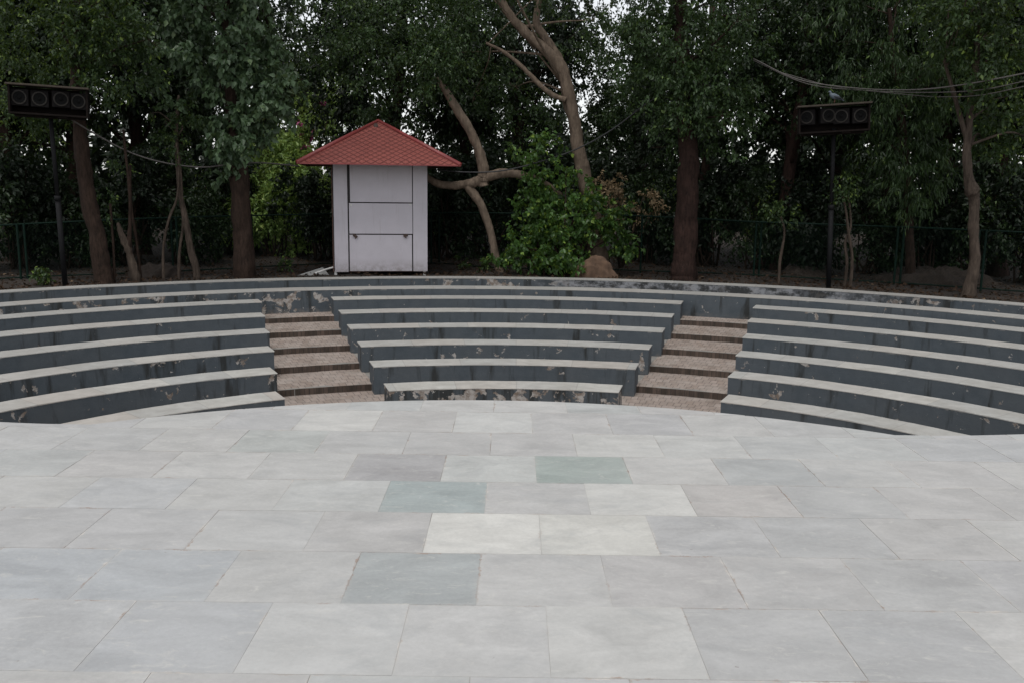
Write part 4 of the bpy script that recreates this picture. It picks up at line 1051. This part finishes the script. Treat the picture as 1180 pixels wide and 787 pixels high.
# ---- trees and shrubs beyond the fence: three kinds, copied
def proto_tree(seed, mat_l, H, spread, L, n_clump, per, lab, mat_b='bark_brown', bright=0.04):
    rng = np.random.default_rng(seed)
    root = empty('woodland_tree', (0, 0, 0), lab, 'tree', 'shaded trees beyond the fence')
    m = MB(); lean = rng.normal(0, 0.35, 2)
    path = [(0, 0, -0.3, .24), (lean[0] * .2, lean[1] * .2, 1.2, .19), (lean[0] * .5, lean[1] * .5, 3, .16), (lean[0], lean[1], 5, .13), (lean[0] * 1.4, lean[1], H * .75, .08)]
    S = trunk_mesh(m, path, rng, 9, 5); cl = []
    ells = [(lean[0], lean[1], H * .62, spread, spread, H * .34, 1.4)]
    for _ in range(5):
        a = rng.uniform(0, 6.28); ells.append((lean[0] + math.cos(a) * spread * .6, lean[1] + math.sin(a) * spread * .6, H * rng.uniform(.38, .8), spread * .55, spread * .55, H * .16, .6))
    data, tc, tv = make_foliage(rng, ells, n_clump, per, 0.55, L, clump_out=cl, bright=bright, shell=0.55)
    limbs_to(m, S, cl[0], rng, 16, 0.07, 0.35)
    m.build('trunk', M[mat_b], root, smooth=True, world_space=False)
    V, F, T = data; mesh_obj('crown', V, F, M[mat_l], root, attrs={'tint': ('POINT', 'FLOAT', T)}, world_space=False)
    return root
def copy_tree(src, loc, rz, sc, label):
    r = src.copy(); COL.objects.link(r); r.location = loc; r.rotation_euler = (0, 0, rz); r.scale = (sc, sc, sc); r['label'] = label
    for ch in list(src.children):
        c = ch.copy(); COL.objects.link(c); c.parent = r
    return r
def place(src, used, loc, rz, sc, label):
    if not used.get(src.name):
        used[src.name] = True; src.location = loc; src.rotation_euler = (0, 0, rz); src.scale = (sc, sc, sc); src['label'] = label; return src
    return copy_tree(src, loc, rz, sc, label)
used = {}
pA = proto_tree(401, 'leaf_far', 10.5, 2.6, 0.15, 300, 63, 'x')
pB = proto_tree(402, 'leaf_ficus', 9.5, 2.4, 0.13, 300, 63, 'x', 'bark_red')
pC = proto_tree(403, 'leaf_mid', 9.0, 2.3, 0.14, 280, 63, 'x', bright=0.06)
PR = [pA, pB, pC]
pD = proto_tree(404, 'leaf_sunlit_yellow', 8.5, 2.0, 0.13, 200, 54, 'x', bright=0.1)
PR.append(pD)
rngT = random.Random(77)
bgt = [  # px, Y, kind, scale, label
    (-70, 25.5, 0, 1.0, 'shaded tree beyond the fence at the left edge of the view'),
    (20, 24.0, 2, .95, 'shaded tree beyond the fence just behind the left speaker box'),
    (305, 34.0, 1, 1.3, 'tall dark tree far behind the gap between the broadleaf tree and kiosk'),
    (-8, 31.0, 3, 1.0, 'yellow-green tree glimpsed far behind the left speaker box'),
    (345, 35.0, 3, .9, 'yellow-green tree glimpsed beyond the gap left of the kiosk roof'),
    (88, 25.5, 0, 1.05, 'tall dark tree beyond the fence, behind the leaning brown trunk'),
    (165, 26.5, 1, 1.0, 'shaded tree beyond the fence between the leaning trunk and the broadleaf tree'),
    (205, 27.5, 1, 1.0, 'tree in deep shade behind the crooked pale stem, left of the broadleaf tree'),
    (450, 29.0, 0, 1.05, 'tall dark tree directly behind the kiosk'),
    (530, 29.5, 1, 1.0, 'dark tree behind the leaning grey tree right of the kiosk'),
    (600, 31.0, 0, 1.05, 'dark tree behind the horizontal limb, left of the big forked trunk'),
    (735, 30.5, 1, .95, 'dark tree behind the gap between the forked trunk and the reddish trunk'),
    (810, 27.5, 0, .95, 'dark tree right behind the reddish trunk'),
    (896, 25.0, 1, 1.0, 'shady tree beyond the fence just left of the right speaker pole'),
    (950, 28.0, 0, 1.05, 'tall dark tree behind the right speaker box'),
    (1015, 27.0, 2, .95, 'shaded tree behind the narrow leaved drooping tree'),
    (1085, 25.5, 0, 1.0, 'dark tree beyond the fence just left of the knotted trunk'),
    (1150, 24.0, 1, 1.0, 'dark tree beyond the fence right of the knotted trunk'),
    (1235, 24.5, 0, 1.0, 'shaded tree beyond the fence at the right edge of the view'),
]
for px, Y, kind, s, lab in bgt:
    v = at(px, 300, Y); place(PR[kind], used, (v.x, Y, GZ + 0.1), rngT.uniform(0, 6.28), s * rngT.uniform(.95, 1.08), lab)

def proto_shrub(seed, mat_l, L, bright):
    rng = np.random.default_rng(seed)
    root = empty('woodland_shrub', (0, 0, 0), 'x', 'shrub', 'shrubs in the shade beyond the fence'); cl = []
    data, tc, tv = make_foliage(rng, [(0, 0, 1.3, 1.3, 0.9, 1.2, 1), (0.5, 0, 2.1, 0.8, .7, .8, .4), (-.6, .1, 1.0, .8, .6, .9, .5)], 90, 63, 0.42, L, clump_out=cl, bright=bright)
    m = MB()
    for i in rng.choice(len(cl[0]), 16, replace=False):
        c = cl[0][i]; s = np.array([rng.normal() * .2, rng.normal() * .15, -.1]); sp_ = spline([s, (s + c) / 2 + np.array([0, 0, .2]), c], 4)
        m.tube([Vector(p) for p in sp_], list(np.linspace(.025, .006, len(sp_))), 5)
    m.build('stem', M['bark_brown'], root, smooth=True, world_space=False)
    V, F, T = data; mesh_obj('foliage', V, F, M[mat_l], root, attrs={'tint': ('POINT', 'FLOAT', T)}, world_space=False)
    return root
sA = proto_shrub(501, 'leaf_far', 0.13, 0.02); sB = proto_shrub(502, 'leaf_ficus', 0.11, 0.04); sY = proto_shrub(503, 'leaf_sunlit_yellow', 0.13, 0.12)
SP = {'a': sA, 'b': sB, 'y': sY}
shr = [(-40, 21.5, 'b', 1.1, 'at the left edge of the view'), (25, 22.6, 'a', 1.1, 'behind the first pair of fence posts on the left'), (85, 23.2, 'b', 1.0, 'behind the foot of the leaning brown trunk'),
       (150, 24, 'a', 1.2, 'behind the broken stump'), (210, 24.8, 'b', 1.1, 'behind the crooked pale stem'), (262, 27, 'a', 1.2, 'behind the straight trunk left of the kiosk'),
       (372, 26.2, 'a', 1.0, 'at the left side of the kiosk'), (440, 27, 'b', 1.2, 'directly behind the kiosk'), (512, 27, 'a', 1.25, 'beyond the fence just right of the kiosk'), (560, 27.5, 'b', 1.2, 'behind the foot of the leaning grey tree'),
       (610, 28, 'a', 1.3, 'behind the left part of the heart leaf bush'), (680, 28.5, 'a', 1.2, 'behind the big forked trunk'), (745, 26.5, 'b', 1.1, 'between the earth mound and the reddish trunk'),
       (815, 26, 'a', 1.2, 'right of the reddish trunk beyond the fence'), (870, 25, 'b', 1.0, 'behind the pair of fence posts right of the reddish trunk'), (930, 25, 'a', 1.2, 'behind the right speaker pole'),
       (1000, 24.2, 'b', 1.0, 'behind the pair of pale sapling stems'), (1065, 23.6, 'a', 1.1, 'behind the low dirt mound left of the knotted trunk'), (1120, 23, 'b', 1.0, 'behind the knotted trunk'), (1185, 22.4, 'a', 1.1, 'at the right edge of the view'),
       (765, 31.0, 'y', 0.9, 'low in the shade, between the earth mound and the reddish trunk'), (900, 30.0, 'y', 0.9, 'low in the shade left of the right speaker pole'), (1160, 28.0, 'y', 0.8, 'low in the shade at the far right'),
       (318, 26.5, 'y', 0.95, 'bright, in the gap left of the kiosk'), (350, 27.5, 'y', 1.2, 'bright and tall, just left of the kiosk wall'), (296, 29, 'y', 1.3, 'bright, half hidden behind the straight trunk left of the kiosk')]  # yellow-green shrubs use the lighter leaf colour that stands for sunlit foliage
usedS = {}
for px, Y, kd, s, lab in shr:
    v = at(px, 300, Y); word = 'yellow-green shrub ' if kd == 'y' else 'dark green shrub '
    place(SP[kd], usedS, (v.x, Y, GZ + 0.05), rngT.uniform(0, 6.28), s, word + lab)

# dry shrub right of the forked trunk
rngD = np.random.default_rng(62); fb = at(715, 300, 24.9)
root = empty('dry_shrub', (fb.x, 24.9, GZ), 'dry tan leaved shrub just right of the big forked trunk, behind the bush', 'shrub')
dat, tc, tv = make_foliage(rngD, [ell(703, 225, 24.9, 18, .5, 42, 1), ell(738, 238, 25.1, 26, .4, 18, .4)], 34, 36, .3, .09, bright=.15)
crown_obj('foliage', dat, M['dry_tan'], root); m = MB()
for i in range(7):
    c = tc[rngD.integers(len(tc))]; m.tube([(fb.x, 24.9, GZ - .05), (fb.x + (c[0] - fb.x) * .4, 24.9, c[2] * .6), tuple(c)], [.03, .02, .008], 6)
m.build('stem', M['bark_brown'], root, smooth=True)

# flowering creeper near the kiosk roof
rngF = np.random.default_rng(61)
fb = at(350, 250, 30.5); root = empty('flowering_shrub', (fb.x, 30.5, GZ), 'tall shrub with a few pink flowers seen left above the kiosk roof', 'shrub')
dat, tc, tv = make_foliage(rngF, [ell(345, 150, 30.5, 50, 1.0, 45, 1), ell(330, 210, 30.5, 45, 1.0, 40, .6)], 80, 54, .4, .12, bright=.12)
crown_obj('foliage', dat, M['leaf_sunlit_yellow'], root)
m = MB()
for i in range(10):
    c = tc[rngF.integers(len(tc))]; m.tube([(fb.x, 30.5, GZ), (fb.x + (c[0] - fb.x) * .4, 30.5, c[2] * .6), tuple(c)], [.04, .03, .01], 6)
m.build('stem', M['bark_brown'], root, smooth=True)
dat, _, _ = make_foliage(rngF, [ell(352, 152, 29.6, 14, .2, 22, 1), ell(385, 120, 29.8, 25, .2, 16, .5)], 7, 18, .16, .09, Wr=.9)
mesh_obj('blossom', dat[0], dat[1], M['flower'], root)

# far wood closing the view
def far_wood():
    rng = np.random.default_rng(71); Vs = []; Fs = []; Ts = []; o = 0
    ells = []
    for i in range(60):
        a = math.radians(-62 + 124 * i / 59 + rng.normal() * 1.0); r = rng.uniform(33, 41)
        x, y = r * math.sin(a), CY + r * math.cos(a); h = rng.uniform(4.0, 6.6)
        ells.append((x, y, GZ + h * .5, 2.8, 2.2, h * .62, 1.0)); ells.append((x + rng.normal(), y, GZ + 1.2, 2.8, 1.8, 1.7, 1.1))
    cl = []
    data, _, _ = make_foliage(rng, ells, 4600, 27, .9, .40, Wr=.6, bright=.03, shell=.6)
    V, F, T = data
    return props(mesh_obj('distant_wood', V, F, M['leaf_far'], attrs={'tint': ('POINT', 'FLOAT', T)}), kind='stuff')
far_wood()

# ---------------------------------------------------------------- ground details
def mound(name, label, cat, px, py, Rr, rx, ry, h, mat, seed, steep=1.0):
    from mathutils import noise as mn
    c = at_r(px, py, Rr); rng = np.random.default_rng(seed); n, k = 90, 30; V = []; F = []
    ph = rng.uniform(0, 6.28, 6)
    for j in range(k + 1):
        f = j / k
        for i in range(n):
            a = 2 * math.pi * i / n; w = 1 + 0.12 * math.sin(3 * a + ph[0]) + 0.08 * math.sin(5 * a + ph[1]) 
            z = h * (1 - f ** (2.0 * steep)) + 0.05 * h * math.sin(4 * a + 9 * f + ph[2]) * (f < 1) - (0.05 if j == k else 0)
            q = Vector((math.cos(a) * f * rx, math.sin(a) * f * ry, z)) * 3.2 + Vector((seed * 7.1, 0, 0))
            d = mn.fractal(q, 0.9, 2.2, 5) * 0.16 * min(rx, 1.0)
            V.append((c.x + (rx * f * w + d * f) * math.cos(a), c.y + (ry * f * w + d * f) * math.sin(a), GZ + z + (d * 0.9 if f < 1 else 0)))
    for j in range(k):
        for i in range(n):
            i2 = (i + 1) % n; F.append((j * n + i, (j + 1) * n + i, (j + 1) * n + i2, j * n + i2))
    return props(mesh_obj(name, V, F, M[mat], loc=(c.x, c.y, GZ), smooth=True), label, cat)
mound('earth_mound', 'reddish brown termite mound at the foot of the big forked tree', 'mound', 686, 319, 15.6, 0.52, 0.34, 0.52, 'mound', 1, 1.3)
mound('dirt_mound', 'low dark mound of dirt left of the knotted trunk behind the fence', 'mound', 1075, 325, 18.6, 1.5, 1.0, 0.36, 'dirt', 2)
mound('dirt_mound', 'small brown heap of dirt behind the fence, left of the right speaker pole', 'mound', 930, 318, 18.8, 0.6, 0.5, 0.22, 'dirt', 3)
mound('dirt_mound', 'small heap of dry leaves and dirt right of the broken stump', 'mound', 180, 318, 17.0, 0.6, 0.5, 0.3, 'dirt', 4)

# fallen leaves
rngL = np.random.default_rng(81); N = 9000
r = 14.98 + rngL.uniform(0, 1, N) ** 1.4 * 7; a = np.radians(rngL.uniform(-60, 58, N)); x = CX + r * np.sin(a); y = CY + r * np.cos(a)
z = np.array([ground_h(p, q) for p, q in zip(x, y)]) + rngL.uniform(0.01, 0.045, N)
ax = unit(np.stack([rngL.normal(0, 1, N), rngL.normal(0, 1, N), rngL.normal(0, .35, N)], 1))
V, F, T = leaves_mesh(rngL, np.stack([x, y, z], 1), ax, 0.10, .6, np.clip(rngL.normal(.4, .25, N), 0, 1), 0.75)
props(mesh_obj('fallen_leaves', V, F, M['litter'], attrs={'tint': ('POINT', 'FLOAT', T)}), kind='stuff')
# low plants at the foot of the trees
for i, (px, py, Rr, n, L, lab) in enumerate([(50, 322, 16.0, 12, .10, 'small leafy seedling near the foot of the left speaker pole'), (330, 318, 16.8, 8, .09, 'small seedling on the earth left of the kiosk'),
                                          (440 + 92, 313, 17.2, 6, .09, 'small yellowish seedling just right of the kiosk'), (560, 312, 16.6, 9, .09, 'low seedling at the left foot of the bright bush')]):
    c = at_r(px, py, Rr); rg = np.random.default_rng(700 + i); root = empty('seedling', (c.x, c.y, GZ), lab, 'plant', 'small seedlings on the bare earth')
    dat, tc, tv = make_foliage(rg, [(c.x, c.y, GZ + .22, .22, .18, .2, 1)], n, 18, .14, L, bright=.15)
    crown_obj('foliage', dat, M['leaf_mid'], root)
    m = MB()
    for k in range(4): q = tc[rg.integers(len(tc))]; m.tube([(c.x, c.y, GZ - .03), tuple(q)], [.008, .004], 5)
    m.build('stem', M['bark_brown'], root)
